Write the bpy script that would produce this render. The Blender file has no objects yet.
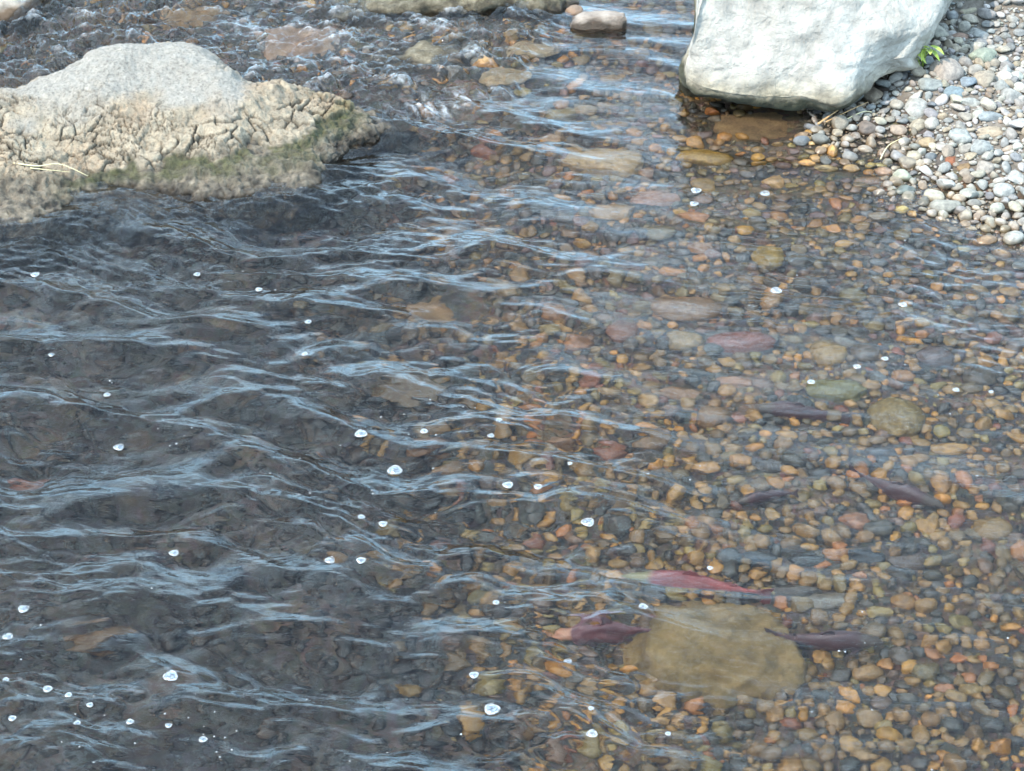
import bpy, math, random
import numpy as np
from mathutils import Vector, Matrix

random.seed(7)
rng = np.random.default_rng(7)
C = bpy.context.scene.collection
R = math.radians

# ------------------------------------------------------------------ camera
CAM = np.array([0.0, 0.0, 5.45]); PITCH = R(34.0); HF = R(13.0)
W, H = 1024, 771
FPX = (W / 2) / math.tan(HF)
FWD = np.array([0, math.cos(PITCH), -math.sin(PITCH)])
UP = np.array([0, math.sin(PITCH), math.cos(PITCH)])
cd = bpy.data.cameras.new("camera"); cam = bpy.data.objects.new("camera", cd); C.objects.link(cam)
cam.location = CAM; cam.rotation_euler = (math.pi / 2 - PITCH, 0, 0)
cd.sensor_width = 36; cd.angle = 2 * HF; cd.clip_end = 2000; cd.clip_start = 0.1
bpy.context.scene.camera = cam

# ------------------------------------------------------------------ world, sun, exposure
SUN_EL, SUN_AZ = R(50), R(-118)          # azimuth from +Y, clockwise positive (left of the view, a little beyond)
w = bpy.data.worlds.new("World"); bpy.context.scene.world = w; w.use_nodes = True
nt = w.node_tree; nt.nodes.clear()
out = nt.nodes.new('ShaderNodeOutputWorld'); bg = nt.nodes.new('ShaderNodeBackground')
sky = nt.nodes.new('ShaderNodeTexSky'); sky.sky_type = 'NISHITA'; sky.sun_disc = False
sky.sun_elevation = SUN_EL; sky.sun_rotation = SUN_AZ
sky.air_density = 1.0; sky.dust_density = 1.0; sky.ozone_density = 3.0
# added thin bright cloud over the blue, shifted to shape the water's reflections
tc = nt.nodes.new('ShaderNodeTexCoord'); mp = nt.nodes.new('ShaderNodeMapping')
mp.inputs['Scale'].default_value = (1.0, 1.0, 2.6); mp.inputs['Location'].default_value = (5.2, 2.2, 0.9)
cn = nt.nodes.new('ShaderNodeTexNoise'); cn.inputs['Scale'].default_value = 4.2; cn.inputs['Detail'].default_value = 7
cn.inputs['Roughness'].default_value = 0.6
cr = nt.nodes.new('ShaderNodeMapRange'); cr.inputs[1].default_value = 0.455; cr.inputs[2].default_value = 0.63
cr.interpolation_type = 'SMOOTHSTEP'; cr.inputs[3].default_value = 0.13      # a thin veil added between the clouds to brighten the water's reflections
cm = nt.nodes.new('ShaderNodeMix'); cm.data_type = 'RGBA'
nt.links.new(tc.outputs['Generated'], mp.inputs[0]); nt.links.new(mp.outputs[0], cn.inputs['Vector'])
nt.links.new(cn.outputs['Fac'], cr.inputs[0]); nt.links.new(cr.outputs[0], cm.inputs['Factor'])
nt.links.new(sky.outputs[0], cm.inputs['A']); cm.inputs['B'].default_value = (12.3, 16.8, 20.0, 1)
sx = nt.nodes.new('ShaderNodeSeparateXYZ'); nt.links.new(tc.outputs['Generated'], sx.inputs[0])
hz = nt.nodes.new('ShaderNodeMapRange'); hz.interpolation_type = 'SMOOTHSTEP'; hz.inputs[1].default_value = 0.42; hz.inputs[2].default_value = 0.0; nt.links.new(sx.outputs['Z'], hz.inputs[0])
hm = nt.nodes.new('ShaderNodeMix'); hm.data_type = 'RGBA'; nt.links.new(hz.outputs[0], hm.inputs['Factor']); nt.links.new(cm.outputs['Result'], hm.inputs['A']); hm.inputs['B'].default_value = (7.0, 12.2, 16.8, 1)
nt.links.new(hm.outputs['Result'], bg.inputs['Color']); bg.inputs['Strength'].default_value = 0.15
nt.links.new(bg.outputs[0], out.inputs[0])

sl = bpy.data.lights.new("sun", 'SUN'); sl.energy = 2.9; sl.angle = R(0.6); sl.color = (1, .90, .76)
so = bpy.data.objects.new("sun", sl); C.objects.link(so)
sd = Vector((math.sin(SUN_AZ) * math.cos(SUN_EL), math.cos(SUN_AZ) * math.cos(SUN_EL), math.sin(SUN_EL)))
so.rotation_euler = sd.to_track_quat('Z', 'Y').to_euler(); so.location = (0, 0, 10)
vs = bpy.context.scene.view_settings
vs.view_transform = 'Standard'; vs.look = 'None'; vs.gamma = 1; vs.exposure = 1.25
cy = bpy.context.scene.cycles
cy.max_bounces = 8; cy.transmission_bounces = 8; cy.glossy_bounces = 4; cy.diffuse_bounces = 3
cy.sample_clamp_indirect = 6; cy.use_denoising = True

# ------------------------------------------------------------------ projection helpers
def ray(px, py):
    d = FWD * FPX + np.array([1, 0, 0.]) * (px - W / 2) + UP * (H / 2 - py)
    return d / np.linalg.norm(d)
def P(px, py, z=0.0):
    d = ray(px, py); t = (z - CAM[2]) / d[2]; return CAM + d * t
def PW(px, py, z):                       # where a point seen through flat water at this pixel really lies
    if z >= 0: return P(px, py, z)
    d = ray(px, py); p = P(px, py, 0)
    h = math.hypot(d[0], d[1]); st = h / 1.333; ct = math.sqrt(1 - st * st)
    return p + np.array([d[0] / h * st / ct * -z, d[1] / h * st / ct * -z, z])
def topx(x, y, z=0.0):
    vx = x; vy = y; vz = z - CAM[2]
    dep = vy * FWD[1] + vz * FWD[2]; up = vy * UP[1] + vz * UP[2]
    dep = np.maximum(dep, .5)
    return W / 2 + vx / dep * FPX, H / 2 - up / dep * FPX
def ppm(y, z=0.0):                        # pixels per metre at this place
    return FPX / (y * FWD[1] + (z - CAM[2]) * FWD[2])

# ------------------------------------------------------------------ noise
def _h(ix, iy, iz, seed=0):
    h = (ix * 374761393 + iy * 668265263 + iz * 2147483647 + seed * 1274126177) & 0xFFFFFFFF
    h = ((h ^ (h >> 13)) * 1274126177) & 0xFFFFFFFF
    h = ((h ^ (h >> 16)) * 2246822519) & 0xFFFFFFFF
    return h ^ (h >> 15)
def perlin(x, y, z=0.0, seed=0):
    x, y, z = np.broadcast_arrays(np.asarray(x, float), np.asarray(y, float), np.asarray(z, float))
    ix = np.floor(x).astype(np.int64); iy = np.floor(y).astype(np.int64); iz = np.floor(z).astype(np.int64)
    fx, fy, fz = x - ix, y - iy, z - iz
    u, v, t = [f * f * f * (f * (f * 6 - 15) + 10) for f in (fx, fy, fz)]
    r = 0
    for dx in (0, 1):
        wx = u if dx else 1 - u
        for dy in (0, 1):
            wy = v if dy else 1 - v
            for dz in (0, 1):
                wz = t if dz else 1 - t
                h = _h(ix + dx, iy + dy, iz + dz, seed)
                a = (h & 1023) * (2 * math.pi / 1024); b = ((h >> 10) & 1023) / 511.5 - 1
                s = np.sqrt(1 - b * b)
                r = r + wx * wy * wz * (np.cos(a) * s * (fx - dx) + np.sin(a) * s * (fy - dy) + b * (fz - dz))
    return r * 1.6
def fbm(x, y, z=0.0, o=4, seed=0, g=.5):
    r = 0; a = 1; k = 1.0
    for i in range(o):
        r = r + a * perlin(x * k, y * k, np.asarray(z) * k, seed + i); a *= g; k *= 2.03
    return r
def worley(x, y, z, seed=0):
    ix = np.floor(x).astype(np.int64); iy = np.floor(y).astype(np.int64); iz = np.floor(z).astype(np.int64)
    f1 = np.full(x.shape, 9.); f2 = np.full(x.shape, 9.); idd = np.zeros(x.shape)
    for a in (-1, 0, 1):
        for b in (-1, 0, 1):
            for c in (-1, 0, 1):
                h = _h(ix + a, iy + b, iz + c, seed)
                px = ix + a + (h & 1023) / 1023.; py = iy + b + ((h >> 10) & 1023) / 1023.; pz = iz + c + ((h >> 20) & 1023) / 1023.
                d = np.sqrt((px - x) ** 2 + (py - y) ** 2 + (pz - z) ** 2)
                n = d < f1
                f2 = np.where(n, f1, np.minimum(f2, d)); idd = np.where(n, (h & 255) / 255., idd); f1 = np.where(n, d, f1)
    return f1, f2, idd
def ss(a, b, x):
    t = np.clip((np.asarray(x, float) - a) / (b - a), 0, 1); return t * t * (3 - 2 * t)

# ------------------------------------------------------------------ mesh helpers
def mesh_np(name, v, faces, smooth=True, mats=()):
    """faces: (n,3) or (n,4) int array"""
    v = np.asarray(v, np.float32); f = np.asarray(faces, np.int32); k = f.shape[1]
    m = bpy.data.meshes.new(name)
    m.vertices.add(len(v)); m.vertices.foreach_set('co', v.ravel())
    m.loops.add(f.size); m.loops.foreach_set('vertex_index', f.ravel())
    m.polygons.add(len(f)); m.polygons.foreach_set('loop_start', np.arange(0, f.size, k, dtype=np.int32))
    try: m.polygons.foreach_set('loop_total', np.full(len(f), k, np.int32))
    except Exception: pass
    m.update(calc_edges=True); m.validate()
    m.polygons.foreach_set('use_smooth', np.full(len(m.polygons), smooth, bool))
    for q in mats: m.materials.append(q)
    return m
def link(name, mesh, parent=None, **props):
    o = bpy.data.objects.new(name, mesh); C.objects.link(o)
    if parent: o.parent = parent
    for k, v in props.items(): o[k] = v
    return o
def vcol(m, name, cols):
    a = m.color_attributes.new(name, 'FLOAT_COLOR', 'POINT')
    c = np.ones((len(m.vertices), 4), np.float32); c[:, :cols.shape[1]] = cols; a.data.foreach_set('color', c.ravel())
def gridfaces(nu, nv, wrap=False):
    i = np.arange(nu - (0 if wrap else 1))[:, None]; j = np.arange(nv - 1)[None, :]
    a = i * nv + j; i2 = (i + 1) % nu
    b = i2 * nv + j
    return np.stack([a + 0 * j, b, b + 1, a + 1], -1).reshape(-1, 4)

# ------------------------------------------------------------------ material helpers
def mat(name):
    m = bpy.data.materials.new(name); m.use_nodes = True; t = m.node_tree; t.nodes.clear()
    o = t.nodes.new('ShaderNodeOutputMaterial'); b = t.nodes.new('ShaderNodeBsdfPrincipled')
    t.links.new(b.outputs[0], o.inputs[0]); return m, t, b, o
def N(t, kind, **kw):
    n = t.nodes.new(kind)
    for k, v in kw.items():
        if k.startswith('i_'): n.inputs[k[2:].replace('_', ' ')].default_value = v
        else: setattr(n, k, v)
    return n
def ramp(t, fac, stops, interp='LINEAR'):
    r = N(t, 'ShaderNodeValToRGB'); e = r.color_ramp.elements; r.color_ramp.interpolation = interp
    while len(e) < len(stops): e.new(0.5)
    for q, (p, c) in zip(e, stops): q.position = p; q.color = (*c, 1) if len(c) == 3 else c
    t.links.new(fac, r.inputs[0]); return r.outputs[0]
def mix(t, f, a, b, mode='MIX'):
    n = N(t, 'ShaderNodeMix', data_type='RGBA', blend_type=mode)
    for s, v in (('Factor', f), ('A', a), ('B', b)):
        if isinstance(v, bpy.types.NodeSocket): t.links.new(v, n.inputs[s])
        else: n.inputs[s].default_value = v if s == 'Factor' else (*v, 1)
    return n.outputs['Result']
def noise(t, co, scale, detail=6, rough=.6, dist=0.):
    n = N(t, 'ShaderNodeTexNoise', i_Scale=scale, i_Detail=detail, i_Roughness=rough, i_Distortion=dist)
    t.links.new(co, n.inputs['Vector']); return n.outputs['Fac']
def bump(t, hgt, dist, strength=1.0, nrm=None):
    b = N(t, 'ShaderNodeBump', i_Distance=dist, i_Strength=strength); t.links.new(hgt, b.inputs['Height'])
    if nrm: t.links.new(nrm, b.inputs['Normal'])
    return b.outputs[0]
def mapr(t, v, a, b, c=0., d=1., smooth=False):
    n = N(t, 'ShaderNodeMapRange'); 
    if smooth: n.interpolation_type = 'SMOOTHSTEP'
    for i, x in enumerate((a, b, c, d)): n.inputs[i + 1].default_value = x
    t.links.new(v, n.inputs[0]); return n.outputs[0]
def objco(t): return N(t, 'ShaderNodeTexCoord').outputs['Object']
def poz(t):
    g = N(t, 'ShaderNodeNewGeometry'); s = N(t, 'ShaderNodeSeparateXYZ'); t.links.new(g.outputs['Position'], s.inputs[0]); return s.outputs['Z'], g.outputs['Position']

def stone_mat(name, source, rough, spec=.5, sat_dark=1.0):
    m, t, b, o = mat(name)
    if source == 'object':
        oi = N(t, 'ShaderNodeObjectInfo'); col = oi.outputs['Color']; rnd = oi.outputs['Random']
    else:
        a = N(t, 'ShaderNodeAttribute', attribute_name='stone_colour'); col = a.outputs['Color']; rnd = None
    z, pos = poz(t)
    n1 = noise(t, pos, 38, 6, .65); n2 = noise(t, pos, 150, 3, .7)
    c1 = mix(t, mapr(t, n1, .35, .7), mix(t, 1., col, (.62, .60, .58), 'MULTIPLY'), mix(t, 1., col, (1.25, 1.2, 1.12), 'MULTIPLY'))
    sp = mapr(t, n2, .60, .72, 0, .55)
    c2 = mix(t, sp, c1, mix(t, 1., c1, (.45, .45, .47), 'MULTIPLY'))
    sp2 = mapr(t, n2, .38, .28, 0, .4)
    c3 = mix(t, sp2, c2, mix(t, 1., c1, (1.7, 1.65, 1.55), 'MULTIPLY'))
    # stones standing at the water's edge are wet up to about three centimetres above it
    edge = noise(t, pos, 9, 3, .5)
    ad = N(t, 'ShaderNodeMath', operation='ADD'); t.links.new(z, ad.inputs[0]); t.links.new(mapr(t, edge, 0, 1, -.03, .03), ad.inputs[1])
    wet = mapr(t, ad.outputs[0], .035, .012)
    c4 = mix(t, wet, c3, mix(t, 1., c3, (.62, .52, .42), 'MULTIPLY')) if source != 'x' else c3
    t.links.new(c4, b.inputs['Base Color'])
    t.links.new(mapr(t, wet, 0, 1, rough, .25), b.inputs['Roughness'])
    t.links.new(bump(t, n1, .006, .6), b.inputs['Normal'])
    return m
M_stone_o = stone_mat('stone_own_colour', 'object', .85)
M_stone_a = stone_mat('stone_mixed_colours', 'attr', .85)

# ------------------------------------------------------------------ the river bed and bank
CP = [(100,400,-.42),(200,600,-.45),(300,300,-.36),(50,750,-.45),(400,500,-.34),(400,740,-.32),(-100,250,-.4),(150,250,-.35),(330,200,-.3),
      (550,300,-.24),(600,480,-.24),(550,680,-.28),(700,700,-.26),(800,300,-.2),(900,500,-.19),(1000,700,-.2),(800,500,-.2),(820,740,-.2),
      (1000,300,-.11),(960,245,-.05),(1100,400,-.1),(1150,700,-.1),(900,250,-.1),(800,210,-.12),(860,180,-.045),
      (835,135,-.02),(850,150,-.02),(895,186,-.003),(960,215,-.004),(1024,233,-.004),(1120,262,.0),(838,112,.01),
      (870,120,.05),(940,100,.14),(985,160,.08),(1024,150,.15),(1024,20,.34),(960,10,.26),(1200,100,.42),(900,60,.14),(1300,300,.3),(1150,200,.2),
      (700,60,-.2),(640,60,-.22),(560,130,-.2),(760,125,-.09),(700,130,-.14),(640,10,-.2),(700,-60,-.22),(800,80,-.05),
      (50,20,-.12),(150,10,-.06),(300,60,-.03),(400,60,-.01),(450,25,-.03),(400,125,-.24),(480,120,-.2),(250,30,-.02),(500,60,-.05),(150,-100,-.05),(400,-100,-.04),(30,60,-.12),
      (-400,400,-.5),(-300,0,-.2),(500,-400,-.2),(500,1000,-.35),(0,1000,-.45),(1000,1000,-.2),(1500,700,.05),(1500,100,.7)]
CPW = np.array([[*P(a, b, 0)[:2], c] for a, b, c in CP])
def bed_base(x, y):
    x = np.asarray(x, float); y = np.asarray(y, float); s = 0; ws = 0
    for cx, cyy, cz in CPW:
        d2 = (x - cx) ** 2 + (y - cyy) ** 2
        k = 1 / (d2 + .01) ** 1.7; s = s + k * cz; ws = ws + k
    z = s / ws
    far = ss(4.5, 14, x) * 1.6 + ss(9, 22, -x) * 2.0 + ss(40, 120, np.abs(x)) * 6 + ss(60, 160, np.abs(y)) * 3
    return z + far
def bed(x, y):
    return bed_base(x, y) + .025 * fbm(np.asarray(x) * 2.2, np.asarray(y) * 2.2, 0, 3, 5) + .006 * perlin(np.asarray(x) * 13, np.asarray(y) * 13, 0, 3)

def axis(lo, hi, step, far):
    a = list(np.arange(lo, hi, step)); s = step; p = a[-1]
    while p < far: s *= 1.35; p += s; a.append(p)
    s = step; p = lo; pre = []
    while p > -far: s *= 1.35; p -= s; pre.append(p)
    return np.array(pre[::-1] + a)
def sheet(name, ax, ay, fn, mats):
    X, Y = np.meshgrid(ax, ay, indexing='ij'); Z = fn(X, Y)
    v = np.stack([X, Y, Z], -1).reshape(-1, 3)
    return mesh_np(name, v, gridfaces(len(ax), len(ay)), True, mats), X, Y, Z

m, t, b, o = mat('silty_gravel_bed')
z, pos = poz(t)
n1 = noise(t, pos, 3.2, 7, .62); n2 = noise(t, pos, 26, 6, .7)
vo = N(t, 'ShaderNodeTexVoronoi', i_Scale=34.); t.links.new(pos, vo.inputs['Vector'])
base = ramp(t, n1, [(.3, (.014, .015, .018)), (.5, (.034, .032, .032)), (.7, (.090, .062, .038))])
cc = mix(t, .35, base, mix(t, 1., base, vo.outputs['Color'], 'MULTIPLY'))
cc = mix(t, mapr(t, n2, .55, .75), cc, (.07, .058, .045))
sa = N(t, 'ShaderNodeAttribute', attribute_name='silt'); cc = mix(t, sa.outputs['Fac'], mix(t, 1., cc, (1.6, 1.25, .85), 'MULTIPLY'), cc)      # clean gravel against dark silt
dry = mapr(t, z, .02, .08)
cc = mix(t, dry, cc, mix(t, n2, (.06, .048, .036), (.20, .17, .14)))
t.links.new(cc, b.inputs['Base Color']); b.inputs['Roughness'].default_value = .8
hh = N(t, 'ShaderNodeMath', operation='SUBTRACT'); t.links.new(n2, hh.inputs[0]); t.links.new(vo.outputs['Distance'], hh.inputs[1])
t.links.new(bump(t, hh.outputs[0], .012, .8), b.inputs['Normal'])
M_bed = m
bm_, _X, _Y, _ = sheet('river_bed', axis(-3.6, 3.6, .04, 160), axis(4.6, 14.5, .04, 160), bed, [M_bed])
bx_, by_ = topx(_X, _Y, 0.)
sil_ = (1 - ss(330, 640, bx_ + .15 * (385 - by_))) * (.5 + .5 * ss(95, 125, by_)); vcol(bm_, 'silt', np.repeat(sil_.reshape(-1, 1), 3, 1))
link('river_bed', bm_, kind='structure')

# ------------------------------------------------------------------ rocks
def catmull(pts, n):
    pts = np.asarray(pts, float); k = len(pts); t = np.linspace(0, k - 1, n); i = np.clip(t.astype(int), 0, k - 2); f = (t - i)[:, None]
    g = lambda j: pts[np.clip(j, 0, k - 1)]
    p0, p1, p2, p3 = g(i - 1), g(i), g(i + 1), g(i + 2)
    return .5 * (2 * p1 + (p2 - p0) * f + (2 * p0 - 5 * p1 + 4 * p2 - p3) * f ** 2 + (3 * p1 - p0 - 3 * p2 + p3) * f ** 3)
def loft(cols, nu, nv):
    """cols: list of columns, each a list of 3-D points running back -> top -> front -> under; closed at both ends"""
    A = np.array([catmull(c, nv) for c in cols])                      # k x nv x 3
    B = np.stack([catmull(A[:, j], nu) for j in range(nv)], 1)          # nu x nv x 3
    return B
def normals(B):
    du = np.gradient(B, axis=0); dv = np.gradient(B, axis=1)
    n = np.cross(du, dv); l = np.linalg.norm(n, axis=-1, keepdims=True); return n / np.maximum(l, 1e-9)
def close_loft(name, B, mats, flip=False):
    nu, nv = B.shape[:2]
    v = B.reshape(-1, 3); f = gridfaces(nu, nv)
    a0 = v[:nv].mean(0); a1 = v[-nv:].mean(0)
    # wrap front bottom to back bottom, and cap both ends
    i = np.arange(nu - 1); wrap = np.stack([i * nv + nv - 1, (i + 1) * nv + nv - 1, (i + 1) * nv, i * nv], -1)
    f = np.concatenate([f, wrap])
    v2 = np.concatenate([v, [a0, a1]]); c0, c1 = len(v), len(v) + 1
    j = np.arange(nv); jn = (j + 1) % nv
    cap0 = np.stack([np.full(nv, c0), j, jn, jn], -1); cap1 = np.stack([np.full(nv, c1), (nu - 1) * nv + jn, (nu - 1) * nv + j, (nu - 1) * nv + j], -1)
    m = bpy.data.meshes.new(name)
    fl = [tuple(q) for q in f.tolist()] + [tuple(q[:3]) for q in cap0.tolist()] + [tuple(q[:3]) for q in cap1.tolist()]
    m.from_pydata(v2.tolist(), [], fl); m.update()
    for q in mats: m.materials.append(q)
    m.polygons.foreach_set('use_smooth', np.ones(len(m.polygons), bool))
    return m
def fix_out(B):
    n = normals(B); c = B.reshape(-1, 3).mean(0)
    if (n * (B - c)).sum(-1).mean() < 0: n = -n
    return n

def rock_mat(name, stops, scale=5., speck=.5, wet_line=.05, wet_col=(.30, .24, .18), rough=.9, bumpd=.02):
    m, t, b, o = mat(name); z, pos = poz(t)
    n1 = noise(t, pos, scale, 8, .62); n2 = noise(t, pos, scale * 9, 6, .75); n3 = noise(t, pos, 120, 4, .7)
    c = ramp(t, n1, stops)
    c = mix(t, mapr(t, n2, .5, .68, 0, speck), c, mix(t, 1., c, (.5, .47, .43), 'MULTIPLY'))
    c = mix(t, mapr(t, n3, .4, .25, 0, .5), c, mix(t, 1., c, (1.5, 1.5, 1.5), 'MULTIPLY'))
    if wet_line is not None:
        e = noise(t, pos, 7, 5, .6); a = N(t, 'ShaderNodeMath', operation='ADD'); t.links.new(z, a.inputs[0]); t.links.new(mapr(t, e, 0, 1, -.05, .05), a.inputs[1])
        wt = mapr(t, a.outputs[0], wet_line + .02, wet_line - .01)
        c = mix(t, wt, c, mix(t, 1., c, wet_col, 'MULTIPLY'))
        t.links.new(mapr(t, wt, 0, 1, rough, .3), b.inputs['Roughness'])
    else: b.inputs['Roughness'].default_value = rough
    t.links.new(c, b.inputs['Base Color'])
    ad = N(t, 'ShaderNodeMath', operation='ADD'); t.links.new(n2, ad.inputs[0])
    ml = N(t, 'ShaderNodeMath', operation='MULTIPLY'); t.links.new(n3, ml.inputs[0]); ml.inputs[1].default_value = .35; t.links.new(ml.outputs[0], ad.inputs[1])
    t.links.new(bump(t, ad.outputs[0], bumpd, .8), b.inputs['Normal'])
    return m

# ---- left boulder, with its cracked crust, moss band and rough wet foot
def left_boulder():
    # ridge px,py,z | crust edge px,py,z | waterline px,py
    sil = [(-150,125,.10),(-60,108,.22),(0,97,.26),(40,84,.29),(75,70,.33),(108,56,.36),(150,51,.36),(190,54,.35),(222,76,.30),(248,92,.24),(295,96,.20),(342,104,.15),(366,114,.09),(382,124,.02)]
    wl = [(-140,215),(-60,240),(0,240),(40,232),(75,218),(108,210),(150,208),(190,206),(222,204),(250,203),(296,200),(325,178),(352,150),(385,135)]
    cols = []
    for (sx, sy, sz), (wx, wy) in zip(sil, wl):
        Rg = P(sx, sy, sz); Wf = P(wx, wy, 0.0); d = Wf - Rg
        th = .30 if sz > .15 else .14
        back = Rg + np.array([0, th * 1.1, -sz * .75]); back2 = np.array([Rg[0], Rg[1] + th * 1.5, -.35])
        back1 = Rg + np.array([0, th * .45, -sz * .12])
        a = Rg + d * .22 + np.array([0, 0, sz * .06]); c = Rg + d * .47 + np.array([0, 0, sz * .10])
        e = Rg + d * .66 + np.array([0, 0, .025]); f = Rg + d * .86 + np.array([0, 0, .03])
        g = Wf.copy(); h = Wf + np.array([0, -.02, -.18]); k = Wf + np.array([0, .02, -.40])
        cols.append([back2, back, back1, Rg, a, c, e, f, g, h, k])
    # closing columns
    c0 = np.mean(cols[0], 0); c1 = np.mean(cols[-1], 0)
    cols = [[c0 + (np.array(p) - c0) * .1 + np.array([-.12, 0, 0]) for p in cols[0]]] + cols + [[c1 + (np.array(p) - c1) * .1 + np.array([.1, 0, -.05]) for p in cols[-1]]]
    B = loft(cols, 620, 300); n = fix_out(B)
    x, y, z = B[..., 0], B[..., 1], B[..., 2]
    px, py = topx(x, y, z)
    # zones are fixed to the rock: v position and height
    nz = fbm(x * 6, y * 6, z * 6, 4, 21)
    line = .135 + .03 * nz + .02 * perlin(x * 2.5, 0, 0, 9) - ss(-1.6, -2.3, x) * .02
    crust = ss(-.008, .008, z - line)
    top = ss(.20, .30, z + .035 * nz + .05 * perlin(x * 6, y * 6, z * 6, 2)) * ss(-.75, -1.0, x)
    wx = x + .03 * perlin(x * 9, y * 9, z * 9, 31); wy = y + .03 * perlin(x * 9, y * 9, z * 9, 32)
    wx = wx + .07 * perlin(x * 3.1, y * 3.1, z * 3, 33); wy = wy + .07 * perlin(x * 3.1, y * 3.1, z * 3, 34)
    f1, f2, idd = worley(wx * 9.0, wy * 10, z * 20, 4)
    g1, g2, id2 = worley(wx * 21, wy * 21, z * 30, 8)
    cw = crust * (1 - .93 * top)
    crack = (1 - ss(.0, .085, f2 - f1)) * cw * ss(-.18, .15, perlin(x * 4.5, y * 4.5, z * 6, 50) + .08)
    crack2 = (1 - ss(.0, .09, g2 - g1)) * cw * ss(-.1, .3, perlin(x * 4, y * 4, z * 4, 44))
    disp = .05 * fbm(x * 2.2, y * 2.2, z * 2.2, 3, 11) + .012 * fbm(x * 11, y * 11, z * 11, 4, 12) * (1 - .4 * top)
    disp = disp + crust * (.022 + .022 * (idd - .5) * (1 - top)) - .034 * crack - .016 * crack2 + .014 * crust * (1 - .6 * top) * fbm(x * 24, y * 24, z * 24, 3, 16)
    low = (1 - crust)
    q1, q2, qd = worley(x * 26, y * 26, z * 26, 15)
    disp = disp + low * (.020 * fbm(x * 16, y * 16, z * 16, 3, 14) + .010 * (qd - .5) + .008 * (q2 - q1))
    B2 = B + n * disp[..., None]
    # colours that belong to the rock
    c = np.zeros(B.shape)
    cream = np.array([.62, .54, .42]); white = np.array([.58, .56, .52]); foot = np.array([.27, .235, .185]); moss = np.array([.095, .105, .03])
    tone = (idd - .5)[..., None] * .10
    c[:] = foot * (1 + .9 * fbm(x * 22, y * 22, z * 22, 3, 61)[..., None])
    mo = ss(-.1, .05, perlin(x * 5, y * 5, z * 5, 71) + .36) * ss(-.075, -.02, z - line) * (1 - ss(-.004, .006, z - line)) * ss(-2.35, -2.1, x) * (1 - ss(-.62, -.5, x))
    c = c * (1 - mo[..., None] * .75) + moss * (1 + .7 * fbm(x * 25, y * 25, z * 25, 2, 72)[..., None]) * mo[..., None] * .75
    cr = cream * (1 + tone) * (1 + .30 * fbm(x * 14, y * 14, z * 14, 3, 62)[..., None])
    pk = ss(.0, .5, perlin(x * 3, y * 3, z * 3, 63))[..., None]; cr = cr * (1 - pk) + cr * np.array([1.02, .95, .90]) * pk
    yl = ss(-1.15, -.8, x)[..., None] * ss(.1, .4, perlin(x * 7, y * 7, z * 7, 64) + .3)[..., None]
    cr = cr * (1 - yl) + np.array([.40, .33, .17]) * yl
    c = c * (1 - crust[..., None]) + cr * crust[..., None]
    c = c * (1 - top[..., None]) + white * (1 + .22 * fbm(x * 30, y * 30, z * 30, 3, 65)[..., None]) * top[..., None]
    c = c * (1 - .72 * crack[..., None]) * (1 - .5 * crack2[..., None])
    c = np.clip(c * np.array([.52, .49, .45]), .01, .8)
    m = close_loft('cracked_boulder', B2, [])
    cc = np.concatenate([c.reshape(-1, 3), [[.2, .2, .2]] * 2]); vcol(m, 'rock_colour', cc)
    mm, t, b, o = mat('cracked_crust_rock'); z_, pos = poz(t)
    a = N(t, 'ShaderNodeAttribute', attribute_name='rock_colour')
    n2 = noise(t, pos, 60, 6, .75); n3 = noise(t, pos, 170, 3, .7)
    cl = mix(t, mapr(t, n2, .48, .64, 0, .75), a.outputs['Color'], mix(t, 1., a.outputs['Color'], (.40, .37, .34), 'MULTIPLY'))
    cl = mix(t, mapr(t, n3, .42, .28, 0, .5), cl, mix(t, 1., cl, (1.5, 1.5, 1.5), 'MULTIPLY'))
    wt = mapr(t, z_, .075, .04); cl = mix(t, wt, cl, mix(t, 1., cl, (.36, .32, .28), 'MULTIPLY'))
    t.links.new(cl, b.inputs['Base Color']); t.links.new(mapr(t, wt, 0, 1, .9, .3), b.inputs['Roughness'])
    t.links.new(bump(t, n2, .026, .9), b.inputs['Normal'])
    m.materials.append(mm)
    return link('boulder', m, label='large cream and grey boulder with cracked crust and green moss band at the left', category='boulder'), line
LB, _ = left_boulder()

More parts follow.
